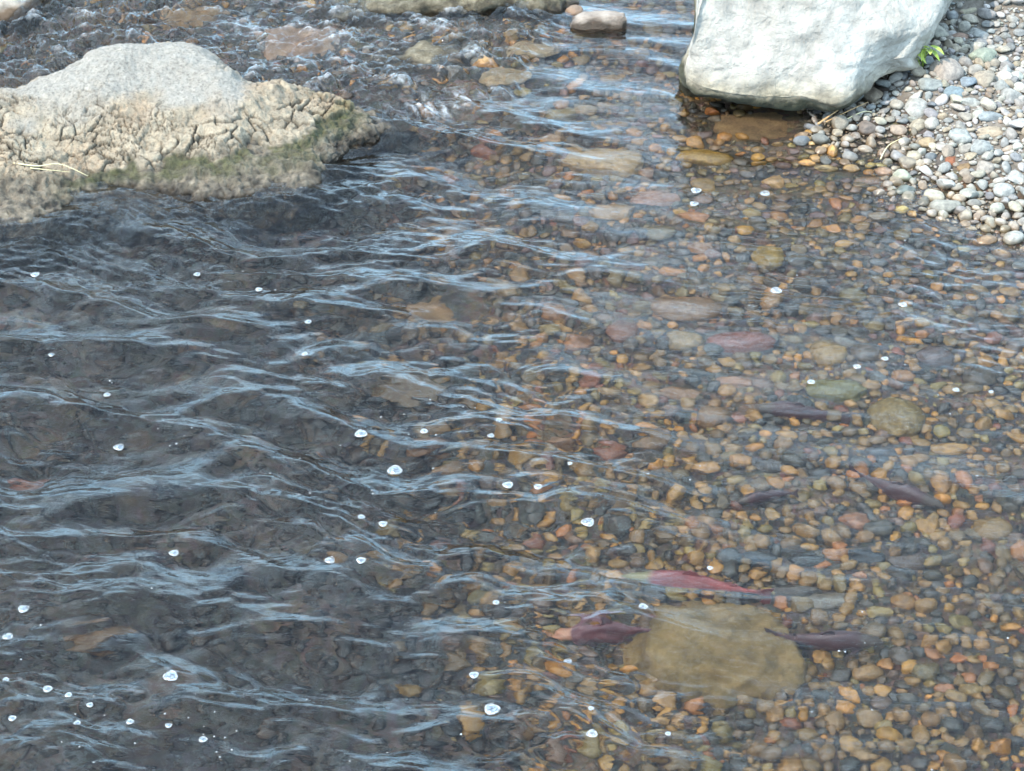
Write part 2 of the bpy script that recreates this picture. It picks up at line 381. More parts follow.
# ---- white slab boulder, top right
def white_boulder():
    # per column: lip top, lip lower edge (overhanging the water), then rows going up the big sloping face
    lip =  [(686,66,.20),(690,80,.17),(712,90,.16),(760,97,.15),(800,97,.16),(838,102,.17),(862,84,.21),(884,64,.25),(905,58,.28)]
    low =  [(687,74,.15),(692,92,.10),(715,98,.09),(762,107,.07),(800,108,.06),(838,110,.07),(866,92,.14),(892,74,.17),(915,68,.18)]
    mid =  [(694,34,.42),(700,30,.44),(735,30,.44),(775,30,.45),(815,30,.46),(850,32,.46),(880,30,.46),(912,26,.44),(932,28,.40)]
    top =  [(706,-30,.72),(714,-50,.78),(745,-54,.80),(785,-54,.82),(825,-52,.82),(862,-50,.80),(898,-52,.74),(935,-50,.64),(958,-34,.56)]
    cols = []
    for l, w_, m_, t_ in zip(lip, low, mid, top):
        L, Lo, Mi, T = P(*l), P(*w_), P(*m_), P(*t_)
        back = T + np.array([.02, .45, .06]); back2 = T + np.array([.05, .95, -.15]); back3 = T + np.array([.05, 1.0, -1.0])
        under = Lo + np.array([0, .22, -.04]); u2 = Lo + np.array([0, .32, -.35]); u3 = Lo + np.array([0, .5, -.7])
        cols.append([back3, back2, back, T, (T + Mi) / 2 + np.array([0, 0, .01]), Mi, (Mi * .5 + L * .5) + np.array([0, 0, .015]), L * .93 + Mi * .07 + np.array([0, 0, .004]), L, Lo, under, u2, u3])
    c0 = np.mean(cols[0], 0); c1 = np.mean(cols[-1], 0)
    cols = [[c0 + (np.array(p) - c0) * .55 + np.array([.02, .05, 0]) for p in cols[0]]] + cols + [[c1 + (np.array(p) - c1) * .6 + np.array([.02, .05, -.1]) for p in cols[-1]]]
    B = loft(cols, 420, 420); n = fix_out(B); x, y, z = B[..., 0], B[..., 1], B[..., 2]
    disp = .028 * fbm(x * 2.0, y * 2.0, z * 2.0, 3, 80) + .007 * fbm(x * 12, y * 12, z * 12, 4, 81)
    dg = np.abs(perlin((x * .8 + y * .6) * 1.6, (x * .5 - y * .8) * 6.0, z * 1.5, 86)); disp += .020 * (dg - .2)      # slanting fracture planes
    fa1, fa2, fid = worley(x * 1.7 + .25 * y, y * 2.1, z * 2.4, 83); disp += .022 * (fid - .5) * ss(0, .35, fa2 - fa1)      # broad broken faces
    st = fbm(x * 3 + y, y * 4, z * 9, 3, 85); disp += .010 * np.abs(st)
    f1, f2, idd = worley(x * 3.2 + .3 * perlin(x * 4, y * 4, z * 4, 89), y * 3.2, z * 3.2, 88); gap = ss(-.1, .2, perlin(x * 2.5, y * 2.5, z * 2.5, 87)); pass; disp += .008 * (idd - .5) * ss(.0, .3, f2 - f1) 
    B2 = B + n * disp[..., None]
    m = close_loft('pale_slab', B2, [])
    c = np.array([.62, .60, .56]) * (1 + .16 * fbm(x * 3, y * 3, z * 3, 4, 90)[..., None])
    bl = ss(0, .4, perlin(x * 2.2, y * 2.2, z * 2, 91) + .1)[..., None]; c = c * (1 - bl) + c * np.array([.95, .98, 1.01]) * bl
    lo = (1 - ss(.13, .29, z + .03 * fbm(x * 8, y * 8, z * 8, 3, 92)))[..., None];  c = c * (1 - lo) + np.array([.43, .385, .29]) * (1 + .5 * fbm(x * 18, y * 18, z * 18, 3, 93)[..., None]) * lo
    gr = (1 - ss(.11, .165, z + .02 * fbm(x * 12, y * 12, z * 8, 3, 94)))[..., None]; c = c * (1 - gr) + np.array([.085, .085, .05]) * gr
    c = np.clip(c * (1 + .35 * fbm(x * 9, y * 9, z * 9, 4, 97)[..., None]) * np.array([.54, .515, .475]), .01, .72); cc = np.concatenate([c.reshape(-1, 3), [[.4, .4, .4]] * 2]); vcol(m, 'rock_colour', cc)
    mm, t, b, o = mat('pale_granite'); z_, pos = poz(t)
    a = N(t, 'ShaderNodeAttribute', attribute_name='rock_colour')
    n2 = noise(t, pos, 45, 7, .7); n3 = noise(t, pos, 150, 3, .7); n4 = noise(t, pos, 12, 6, .6, .6)
    cl = mix(t, mapr(t, n2, .52, .75, 0, .5), a.outputs['Color'], mix(t, 1., a.outputs['Color'], (.6, .6, .6), 'MULTIPLY'))
    cl = mix(t, mapr(t, n3, .6, .72, 0, .4), cl, mix(t, 1., cl, (.55, .55, .57), 'MULTIPLY'))
    t.links.new(cl, b.inputs['Base Color']); b.inputs['Roughness'].default_value = .9
    t.links.new(bump(t, n2, .016, .9, bump(t, n4, .045, .6)), b.inputs['Normal'])
    m.materials.append(mm)
    return link('boulder', m, label='large pale grey-white slab boulder overhanging the water beside the pebble bank', category='boulder')
white_boulder()

# ---- generic stones ------------------------------------------------------
def ico(sub):
    import bmesh
    bm = bmesh.new(); bmesh.ops.create_icosphere(bm, subdivisions=sub, radius=1)
    v = np.array([q.co[:] for q in bm.verts]); f = np.array([[q.index for q in p.verts] for p in bm.faces]); bm.free(); return v, f
ICO = {k: ico(k) for k in (2, 3, 4, 5, 6)}
def stone_shape(sub, seed, angular=.5, flat=.6, long=.75, rough=.12):
    r = np.random.default_rng(seed); v, f = ICO[sub]; v = v.copy()
    for _ in range(int(3 + angular * 9)):
        d = r.normal(size=3); d /= np.linalg.norm(d); h = r.uniform(.52, .92) + (1 - angular) * .12
        s = v @ d; k = s > h; v[k] -= np.outer(s[k] - h, d) * r.uniform(.75, 1.0)
    o = r.uniform(0, 50, 3)
    v = v * (1 + rough * fbm(v[:, 0] * 1.1 + o[0], v[:, 1] * 1.1 + o[1], v[:, 2] * 1.1 + o[2], 3 if sub > 3 else 2, seed % 97)[:, None])
    v = v * np.array([1, long, flat]); v -= (v.max(0) + v.min(0)) / 2; v /= (v[:, 0].max() - v[:, 0].min()) / 2
    return v, f
def auto_sharp(m, a=38):
    try: m.set_sharp_from_angle(angle=R(a))
    except Exception: pass
VAR = {}
for sub in (2, 3):
    VAR[sub] = [stone_shape(sub, 100 + i, angular=(.05, .2, .5, .8)[i % 4], flat=.5 + .035 * (i % 7), long=.66 + .05 * (i % 6), rough=.10) for i in range(20)]
VMESH = []
for i, (v, f) in enumerate(VAR[3]):
    m = mesh_np('pebble_shape', v, f, True, [M_stone_o]); auto_sharp(m); VMESH.append(m)

PAL = {  # real colours of the stones
 'dry': [((.50,.48,.44),4.5),((.44,.435,.42),4),((.35,.355,.36),2.6),((.55,.50,.42),3.5),((.44,.37,.28),2),((.29,.31,.33),1.3),((.50,.43,.34),2),((.36,.38,.34),.8),((.42,.31,.23),.5),((.60,.585,.55),2.8)],
 'wet': [((.12,.125,.12),2.6),((.22,.19,.13),4.5),((.32,.25,.14),5),((.43,.32,.16),4.2),((.50,.35,.14),2.6),((.10,.11,.115),2.8),((.44,.24,.11),1.1),((.28,.15,.11),.8),((.33,.30,.15),3.0),((.60,.38,.14),.8),((.22,.18,.16),1.4)],
 'cool': [((.13,.14,.15),3.5),((.19,.185,.175),4),((.26,.20,.14),3.5),((.27,.24,.15),3.2),((.40,.30,.17),2.2),((.22,.17,.17),2.4),((.50,.32,.15),1.3)],
 'silt': [((.09,.065,.04),3),((.12,.09,.06),3),((.075,.06,.05),3),((.15,.11,.065),1.5)]}
CNAME = {'dry': ['off-white','light grey','mid grey','cream','tan','blue-grey','beige','greenish grey','reddish brown','white'],
 'wet': ['charcoal','brown-grey','brown','light brown','ochre','dark slate','rust red','maroon','olive','orange','purplish grey'],
 'cool': ['slate grey','grey','brown-grey','olive-grey','tan','purplish grey','light brown'],
 'silt': ['dark brown','brown','dull grey-brown','dull tan']}

placed = []; cells = {}
CS = .10
def near(x, y, r, k):
    ci, cj = int(math.floor(x / CS)), int(math.floor(y / CS))
    for i in range(ci - 2, ci + 3):
        for j in range(cj - 2, cj + 3):
            for (a, b_, q) in cells.get((i, j), ()):
                if (a - x) ** 2 + (b_ - y) ** 2 < ((q + r) * k) ** 2: return True
    return False
def occupy(x, y, r):
    if r <= CS: cells.setdefault((int(math.floor(x / CS)), int(math.floor(y / CS))), []).append((x, y, r)); return
    n = int(r / .05)                                     # large: fill with small discs
    for i in range(-n, n + 1):
        for j in range(-n, n + 1):
            a, b_ = x + i * .05, y + j * .05
            if (a - x) ** 2 + (b_ - y) ** 2 <= (r * .85) ** 2: cells.setdefault((int(math.floor(a / CS)), int(math.floor(b_ / CS))), []).append((a, b_, .03))

# ---- stones one can single out --------------------------------------------
# px, py, width px, height px, colour, angular, label, (rise = how far its top stands above the bed, m)
NOT = [
 (602,168,84,46,(.46,.37,.21),.6,'broad pale tan slab under rippling water, widest pale stone of the upper middle'),
 (704,161,58,30,(.42,.30,.09),.3,'long mustard yellow stone under water in front of the white boulder'),
 (773,183,24,20,(.55,.40,.20),.7,'small bright apricot stone under water right of the long mustard stone'),
 (768,259,34,38,(.38,.30,.09),.4,'yellow mossy upright stone under water below the two small bubbles'),
 (693,219,32,17,(.50,.28,.16),.5,'salmon-orange oval stone just below the pair of bubbles'),
 (655,202,52,26,(.36,.24,.19),.4,'pinkish tan stone under water just below the pale slab'),
 (612,216,50,26,(.42,.31,.16),.5,'ochre block under water directly below the pale tan slab'),
 (563,199,20,12,(.58,.38,.13),.2,'small bright orange-yellow pebble left of the ochre block'),
 (452,222,26,18,(.38,.28,.15),.3,'isolated orange-tan pebble right of the cracked boulder\'s tip'),
 (448,182,18,14,(.36,.22,.18),.5,'small pink-brown pebble in blue water near the cascade foot'),
 (740,346,70,32,(.25,.11,.085),.2,'long maroon stone with rounded back under water at right of centre'),
 (828,356,40,38,(.38,.29,.11),.15,'round yellow-brown stone split by a bright ripple'),
 (686,345,40,28,(.36,.29,.14),.5,'yellowish lumpy stone left of the long maroon stone'),
 (686,312,74,36,(.27,.19,.11),.3,'wide brown stone under water above the long maroon stone'),
 (622,336,36,30,(.27,.15,.10),.4,'reddish brown stone near the middle of the bed'),
 (578,346,30,24,(.36,.21,.11),.5,'orange-brown stone left of the reddish brown one'),
 (555,315,28,18,(.40,.25,.14),.5,'tan-orange flat stone at the middle of the picture'),
 (896,419,58,50,(.31,.27,.13),.1,'large round olive-tan cobble on the right of the clear bed'),
 (836,393,62,30,(.22,.23,.09),.4,'olive green cobble with tan edge above the round olive-tan one'),
 (903,378,26,17,(.42,.26,.12),.3,'orange-brown pebble right of the olive green cobble'),
 (951,451,42,18,(.46,.32,.11),.5,'yellow-ochre knobbly stone near the right edge'),
 (941,487,22,28,(.45,.28,.09),.3,'upright orange stone with dark hollow below the knobbly ochre one'),
 (855,524,34,22,(.44,.25,.15),.8,'angular salmon-orange block on the lower right bed'),
 (835,556,28,16,(.50,.29,.13),.7,'bright orange angular stone between two dark blue-grey cobbles'),
 (784,687,30,28,(.40,.30,.15),.8,'tan-yellow blocky stone at the corner of the big olive rock'),
 (958,660,20,14,(.58,.27,.11),.7,'small vivid orange pebble in the lower right corner area'),
 (887,664,20,14,(.55,.33,.12),.7,'small orange-yellow chip on a dark cobble at lower right'),
 (924,672,34,22,(.22,.21,.13),.4,'olive-grey cobble between the two small orange pebbles'),
 (971,689,26,16,(.32,.26,.11),.3,'ochre-olive pebble below the vivid orange one'),
 (944,688,22,13,(.42,.24,.14),.4,'pinkish orange pebble beside the ochre-olive one'),
 (430,448,38,18,(.25,.16,.09),.3,'dim brown stone in the dark water below centre'),
 (360,423,14,10,(.60,.36,.10),.4,'lone small orange pebble just above a bubble in the dark water'),
 (411,690,30,22,(.28,.22,.09),.4,'dull yellow-olive stone deep at the bottom middle'),
 (760,560,34,18,(.07,.085,.10),.1,'dark blue-grey cobble left of the salmon-orange block'),
 (806,562,38,18,(.06,.075,.09),.1,'smooth dark slate cobble left of the bright orange stone'),
 (866,560,38,17,(.06,.075,.095),.1,'smooth dark slate cobble right of the bright orange stone'),
 (880,530,36,20,(.13,.14,.13),.3,'grey rounded cobble right of the salmon-orange block'),
 (795,592,52,20,(.12,.13,.14),.3,'slate grey cobble below the dark slate pair'),
 (830,602,58,14,(.24,.25,.24),.4,'long pale grey flat stone on the lower right bed'),
 (908,565,44,18,(.15,.13,.12),.3,'purplish grey oval cobble on the lower right bed'),
 (680,395,44,18,(.33,.22,.12),.5,'tan-brown flat stone below the yellowish lumpy stone'),
 (735,385,42,16,(.38,.24,.15),.6,'pinkish orange flat stone below the long maroon stone'),
 (770,468,38,16,(.12,.12,.12),.4,'dull grey cobble under the purple streak of ripples'),
 (880,455,34,18,(.10,.10,.11),.2,'dark grey oval cobble below the round olive-tan one'),
 (980,380,36,26,(.14,.14,.13),.3,'grey-green cobble at the right edge of the clear bed'),
 (935,360,40,30,(.15,.12,.12),.3,'purple-brown cobble right of the yellow-brown round stone'),
 (865,355,32,28,(.15,.13,.10),.3,'brown-grey cobble touching the yellow-brown round stone'),
 (878,270,15,12,(.40,.29,.17),.6,'small tan square pebble in the blue shaded shallows'),
 (853,296,30,22,(.22,.20,.09),.2,'olive oval stone in the blue shallows'),
 (700,250,26,20,(.34,.22,.13),.6,'orange-tan chip left of the yellow mossy stone'),
 (660,235,34,26,(.24,.22,.14),.5,'grey-olive block below the pinkish tan stone'),
 (585,112,26,18,(.34,.27,.15),.4,'yellow-tan stone in the upper channel, largest of its little row'),
 (625,98,14,12,(.36,.29,.20),.4,'small tan pebble at the upper end of the clear channel'),
 (606,108,20,12,(.38,.29,.17),.4,'tan pebble right of the yellow-tan stone in the upper channel'),
 (562,118,34,24,(.34,.30,.16),.5,'olive-yellow block in the upper channel'),
 (555,140,24,14,(.38,.29,.18),.4,'tan stone at the left edge of the pale slab'),
 (640,95,16,10,(.34,.22,.17),.6,'small pinkish pebble at the head of the clear channel'),
 (880,218,26,14,(.30,.27,.21),.5,'flat grey-tan stone in the shallow water near the bank'),
 (826,170,26,13,(.40,.35,.22),.3,'pale yellowish flat stone just breaking the shallows left of the bank'),
 (884,173,20,14,(.44,.33,.26),.2,'pinkish oval pebble half wet at the water\'s edge'),
 (902,178,20,16,(.33,.34,.27),.3,'greenish grey pebble half wet right of the pinkish oval one'),
 (905,192,24,14,(.17,.21,.21),.5,'blue-green flat stone just under the water at the edge'),
 (870,182,34,10,(.34,.25,.18),.3,'flat reddish tan stone lying in the wet margin'),
 (30,487,58,22,(.24,.12,.08),.5,'reddish brown rock under the wave at the left edge'),
 (100,640,64,26,(.20,.15,.09),.4,'dim brown rock under the ripples at lower left'),
 (410,392,70,34,(.16,.13,.08),.3,'dim olive-brown rock below the big brown submerged rock'),
 (560,440,34,18,(.28,.19,.11),.5,'brown flat stone near the two white bubbles'),
 (650,445,40,22,(.27,.20,.12),.4,'brown cobble at the left edge of the clear bed'),
 (713,418,36,28,(.30,.21,.11),.6,'brown squarish stone above the purple ripple streak'),
 (735,450,20,14,(.44,.32,.14),.3,'small yellow-ochre pebble below the squarish brown stone'),
 (560,640,0,0,(0,0,0),0,''),
]
DRYN = [
 (946,75,34,30,(.50,.44,.39),.15,'round pinkish speckled stone beside the green sprout, largest on the bank'),
 (982,59,28,20,(.42,.47,.38),.6,'pale green-grey wedge stone on the bank'),
 (968,84,18,20,(.30,.36,.42),.6,'blue-grey angular stone right of the round speckled one'),
 (984,82,24,22,(.50,.43,.34),.6,'cream and brown angular stone beside the blue-grey one'),
 (917,112,26,28,(.56,.56,.53),.6,'tall white angular stone in the middle of the bank'),
 (954,96,22,16,(.30,.39,.44),.8,'small blue triangular stone on the bank'),
 (932,87,28,15,(.40,.43,.42),.2,'flat smooth grey stone just below the green sprout'),
 (872,98,22,24,(.42,.34,.26),.7,'brown blocky stone beside the white boulder\'s foot'),
 (1011,98,22,24,(.44,.44,.42),.3,'tilted grey oval stone near the right edge of the bank'),
 (960,140,24,22,(.50,.52,.50),.7,'pale grey-white block near the rust coloured stones'),
 (927,145,18,13,(.50,.38,.24),.1,'smooth tan-orange oval pebble at the wet margin'),
 (918,128,20,15,(.52,.46,.36),.3,'cream rounded stone above the tan-orange oval'),
 (952,164,14,12,(.36,.13,.06),.5,'small rust red stone at the wet margin'),
 (964,171,15,13,(.34,.22,.11),.7,'wet brown angular stone right of the rust red one'),
 (985,170,20,18,(.48,.43,.38),.5,'pinkish white triangular stone above the dark wet margin'),
 (1003,193,22,18,(.54,.55,.53),.3,'bright white round stone low on the bank at the right'),
 (945,209,34,19,(.42,.41,.36),.05,'smooth pale speckled oval stone standing alone in the shallows'),
 (893,103,12,16,(.47,.52,.55),.5,'small bluish white stone near the white boulder\'s foot'),
 (903,104,10,20,(.48,.50,.48),.5,'narrow upright pale stone left of the tall white one'),
 (894,147,14,14,(.42,.38,.30),.8,'small pale pointed stone standing in the wet margin'),
 (868,130,20,18,(.27,.22,.19),.3,'dark brown rounded stone at the water\'s edge near the straw'),
 (970,105,26,12,(.52,.53,.50),.5,'flat white stone left of the tilted grey oval one'),
 (990,118,26,12,(.36,.40,.42),.4,'flat blue-grey stone on the right side of the bank'),
 (992,135,32,14,(.52,.43,.32),.4,'long pinkish cream stone on the right side of the bank'),
 (978,38,22,22,(.48,.49,.48),.5,'light grey block near the top of the bank'),
 (970,16,24,20,(.53,.48,.36),.5,'yellowish cream block near the top of the bank'),
 (1016,180,18,28,(.56,.57,.55),.4,'white stone cut by the right edge of the picture'),
 (960,40,18,12,(.47,.31,.24),.3,'brownish pink oval stone near the top of the bank'),
]
DEPTH_OF = {}
def stone_obj(name, x, y, zc, sx, sy, sz, rot, colour, seed, ang, sub=4, mesh=None, **props):
    if mesh is None:
        v, f = stone_shape(sub, seed, ang, 1.0, 1.0, .13 if ang > .3 else .08); v = v / np.abs(v).max(0)
        m = mesh_np(name, v, f, True, [M_stone_o]); auto_sharp(m, 45)
    else: m = mesh
    o = link(name, m, **props); o.location = (x, y, zc); o.rotation_euler = rot; o.scale = (sx, sy, sz); o.color = (*colour, 1)
    return o
def place_notable(L, name, cat, grp):
    for i, (px, py, pw, ph, col, ang, lab) in enumerate(L):
        if not lab: continue
        z = float(bed(*P(px, py, 0)[:2])) ; p = PW(px, py, min(z, 0) if z < 0 else z); z = float(bed(p[0], p[1])); p = PW(px, py, z)
        k = ppm(p[1], z); sx = pw / k / 2
        sz = min(ph / k / 2 * .8, sx * .62); sy = max(math.sqrt(max((ph / k / 2) ** 2 - (sz * .75) ** 2, .0001)) / .66, sx * .45)
        sy = min(sy, sx * 1.25)
        sub = 5 if pw > 45 else 4
        col = tuple(np.array(col) * (.80 if name[0] == 's' else .49)); o = stone_obj(name, p[0], p[1], z + sz * .45, sx, sy, sz, (random.uniform(-.12, .12), random.uniform(-.12, .12), random.uniform(-.15, .15)), col, 500 + i * 7 + len(L), ang, sub, label=lab, category=cat)
        occupy(p[0], p[1], (sx + sy) / 2 * .9)
place_notable(NOT, 'submerged_stone', 'stone', None)
place_notable(DRYN, 'bank_stone', 'stone', None)

# ---- larger rocks, each modelled on its own ---------------------------------
def big_rock(name, px, py, pw, ph, height, z0, material, seed, ang, label, cat='rock', rotz=0., sub=6, rough=.14, ky=1.0, disp=None, box=None):
    p = PW(px, py, z0); k = ppm(p[1], z0); sx = pw / k / 2
    sy = ph / k / 2 / .62 * ky
    v, f = stone_shape(sub, seed, ang, 1.0, 1.0, rough); v = v / np.abs(v).max(0)
    if box: v = np.sign(v) * np.abs(v) ** box; v[:, 2] += .25 * v[:, 0] * (v[:, 2] > 0)
    v = v * np.array([sx, sy, height])
    d = fbm(v[:, 0] * 7 + seed, v[:, 1] * 7, v[:, 2] * 7, 5, seed)
    nn = v / np.array([sx, sy, height]) ** 2; nn /= np.linalg.norm(nn, axis=1, keepdims=True)
    v = v + nn * (d * .018 if disp is None else d * disp)[:, None]
    m = mesh_np(name, v, f, True, [material]); o = link(name, m, label=label, category=cat); o.location = p; o.rotation_euler.z = rotz
    occupy(p[0], p[1], (sx + sy) / 2 * .72); return o
M_olive = rock_mat('olive_sandy_rock', [(.32, (.13, .085, .026)), (.5, (.21, .140, .046)), (.68, (.28, .195, .078))], 7, .5, None, bumpd=.03)
M_brownr = rock_mat('brown_submerged_rock', [(.3, (.075, .05, .025)), (.5, (.17, .105, .05)), (.7, (.26, .165, .075))], 9, .7, None)
M_wetrough = rock_mat('rough_wet_rock', [(.34, (.05, .04, .025)), (.5, (.17, .14, .09)), (.66, (.34, .29, .20))], 11, .9, .03, bumpd=.06)
M_rust = rock_mat('rust_rock', [(.3, (.09, .06, .04)), (.5, (.20, .125, .08)), (.7, (.28, .21, .15))], 5, .4, None)
M_tanr = rock_mat('tan_rock', [(.3, (.24, .18, .11)), (.5, (.40, .32, .20)), (.7, (.50, .42, .28))], 8, .4, .03, wet_col=(.6, .52, .42))
M_flat = rock_mat('pale_topped_rock', [(.3, (.18, .14, .11)), (.5, (.30, .245, .20)), (.7, (.40, .34, .28))], 12, .5, .045, wet_col=(.32, .28, .24))
M_corner = rock_mat('speckled_brown_rock', [(.3, (.28, .22, .16)), (.5, (.40, .33, .26)), (.7, (.47, .40, .33))], 14, .5, .10, wet_col=(.36, .26, .17))
big_rock('submerged_rock', 718, 655, 182, 100, .17, -.26, M_olive, 6, .35, 'very large olive-yellow sandy rock under water at lower middle right', rotz=-.35, disp=.050)
big_rock('submerged_rock', 448, 318, 92, 78, .12, -.36, M_brownr, 5, .6, 'large brown rock under water left of centre, crossed by a bright wave crest', rotz=.2)
big_rock('submerged_rock', 775, 128, 130, 46, .08, -.12, M_brownr, 13, .4, 'wide brown rock ledge under water below the white boulder')
big_rock('boulder', -12, 8, 118, 62, .20, .02, M_corner, 17, .2, 'brown speckled rounded boulder with dark wet foot in the top left corner', 'boulder', disp=.012)
big_rock('flat_rock', 598, 24, 56, 15, .065, .01, M_flat, 21, .5, 'small flat-topped pale rock standing out of the water at the top', disp=.014, sub=6, box=.5)
big_rock('flat_rock', 574, 12, 20, 16, .05, -.02, M_rust, 23, .5, 'small pinkish rock touching the left end of the flat-topped one', disp=.010, sub=5)
big_rock('rock_shelf', 440, 2, 200, 46, .13, .02, M_wetrough, 27, .7, 'rough olive-brown wet rock shelf at the top middle edge', disp=.04)
big_rock('rock_shelf', 535, 4, 90, 36, .08, .02, M_wetrough, 29, .7, 'low rough brown rock between the shelf and the flat-topped rock', disp=.03)
big_rock('cascade_rock', 420, 62, 110, 44, .09, -0.035, M_wetrough, 31, .5, 'tan rock awash under broken water at the lip of the cascade', disp=.03)
big_rock('cascade_rock', 300, 50, 120, 54, .10, -0.075, M_rust, 33, .5, 'rust-orange rock awash behind the right shoulder of the cracked boulder', disp=.03)
big_rock('cascade_rock', 505, 78, 54, 20, .055, -0.035, M_tanr, 35, .6, 'pale tan stone just breaking the surface at the end of the cascade lip', disp=.01, sub=5)
big_rock('cascade_rock', 527, 50, 70, 22, .05, -0.055, M_tanr, 37, .5, 'tan flat stone awash below the low rough brown rock', disp=.012, sub=5)
big_rock('cascade_rock', 205, 22, 100, 40, .09, -0.10, M_brownr, 39, .5, 'dark brown rock awash in the rapids behind the cracked boulder', disp=.03)
big_rock('cascade_rock', 350, 20, 80, 36, .10, -0.055, M_wetrough, 43, .6, 'brown rock awash left of the rock shelf', disp=.03)

# ---- dart-thrown stones -------------------------------------------------------
dry, wet = [], []
def throw(count, rlo, rhi, k, powr=2.0, tries=1):
    n = 0
    for _ in range(count):
        x = random.uniform(-3.0, 3.8); y = random.uniform(5.4, 14.0)
        pxx, pyy = topx(x, y, 0.)
        if pxx < -60 or pxx > 1090 or pyy < -70 or pyy > 830: continue
        # depth side: pebbles thin out and silt takes over on the left
        lim = 430 + (pyy - 250) * .12 + 110 * float(perlin(x * 1.3, y * 1.3, 0, 77))
        if pyy < 112 and pxx < 560: left_ = 1
        else: left_ = 0
        if 112 < pyy < 150: lim = 470
        left = ss(-230, 190, pxx - lim)
        if left_ and random.random() > .22: continue
        left = max(left, left_)
        if random.random() > .15 + 1.3 * left: continue
        r = rlo + (rhi - rlo) * random.random() ** powr
        shore = pyy < 235 and pxx > 830
        z = float(bed_base(x, y)); isdry = z > .0
        if isdry: r *= 1.0
        if near(x, y, r, k): continue
        occupy(x, y, r)
        pal = 'dry' if z > -.02 else ('silt' if random.random() > left * 1.5 - .25 and left < .98 else ('cool' if pyy < 330 and random.random() < .75 else 'wet'))
        P_ = PAL[pal]; i = random.choices(range(len(P_)), [q[1] for q in P_])[0]
        (dry if isdry else wet).append((x, y, float(bed(x, y)), r, pal, i, pxx, pyy))
throw(350, .050, .075, .82, 1.5)
throw(13000, .028, .048, .70, 1.4)
throw(36000, .017, .030, .72, 1.0)
throw(42000, .009, .018, .80, 1.0)
for _ in range(42000):
    x = random.uniform(1.2, 3.6); y = random.uniform(8.2, 14.0); z = float(bed_base(x, y)) if True else 0
    if z < -.03: continue
    r = random.uniform(.006, .014)
    if near(x, y, r, .80): continue
    occupy(x, y, r); pxx, pyy = topx(x, y, z); pal = 'dry'; P_ = PAL[pal]; i = random.choices(range(len(P_)), [q[1] for q in P_])[0]
    (dry if z > 0 else wet).append((x, y, float(bed(x, y)), r, pal, i, pxx, pyy))
print('stones dry', len(dry), 'wet', len(wet))

def inframe(s): return -12 < s[6] < 1036 and -12 < s[7] < 783
def xform(s, rnd):
    x, y, z, r, pal, i, px, py = s
    fl = rnd.uniform(.75, 1.15); yaw = rnd.uniform(0, 6.28)
    tilt = (.28 if pal == 'dry' else .16); rx, ry = rnd.gauss(0, tilt), rnd.gauss(0, tilt)
    return (x, y, z + r * (.30 + .25 * rnd.random())), (rx, ry, yaw), (r * 1.12, r * rnd.uniform(.95, 1.2), r * fl)
def col_of(s, rnd):
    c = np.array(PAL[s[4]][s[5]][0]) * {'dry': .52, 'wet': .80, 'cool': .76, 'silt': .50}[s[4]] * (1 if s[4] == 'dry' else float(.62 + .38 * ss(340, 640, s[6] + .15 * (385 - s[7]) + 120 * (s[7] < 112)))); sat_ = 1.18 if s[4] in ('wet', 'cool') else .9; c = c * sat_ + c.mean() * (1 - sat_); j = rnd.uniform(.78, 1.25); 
    return np.clip(c * j * np.array([rnd.uniform(.95, 1.06), 1, rnd.uniform(.93, 1.05)]), 0.01, .72)
rnd = random.Random(11)
def region(px, py, d):
    if d:
        if py < 60: return 'high on the bank near the top edge'
        if py < 130: return 'on the middle of the bank'
        return 'low on the bank above the wet margin'
    if py < 160 and px > 520: return 'in the upper channel between the boulders'
    if py < 260 and px > 780: return 'in the shallows beside the pebble bank'
    if px < 480: return 'deep in the dark left water'
    if py < 330: return 'on the blue-tinted upper bed'
    if py < 480: return 'on the middle of the clear bed'
    return 'on the lower clear bed'
import re
def short(lab): return re.split(r' (?:under|in|beside|at|on|below|just|left|right|above|near|with|directly|between|deep|standing|half|split|lying|touching|low|cut|crossed|growing|floating|tan-topped) |,', lab)[0]
ANCH = []
_seen = {}
for L in (NOT, DRYN):
    for q in L:
        if q[6]: _seen.setdefault(short(q[6]), []).append(q)
for k_, v_ in _seen.items():
    if len(v_) == 1 and 2 <= len(k_.split()) <= 6: ANCH.append((v_[0][0], v_[0][1], k_))
ANCH += [(715, 655, 'very large olive-yellow rock'), (440, 322, 'large brown submerged rock'), (775, 128, 'wide brown ledge'), (600, 24, 'flat-topped pale rock')]
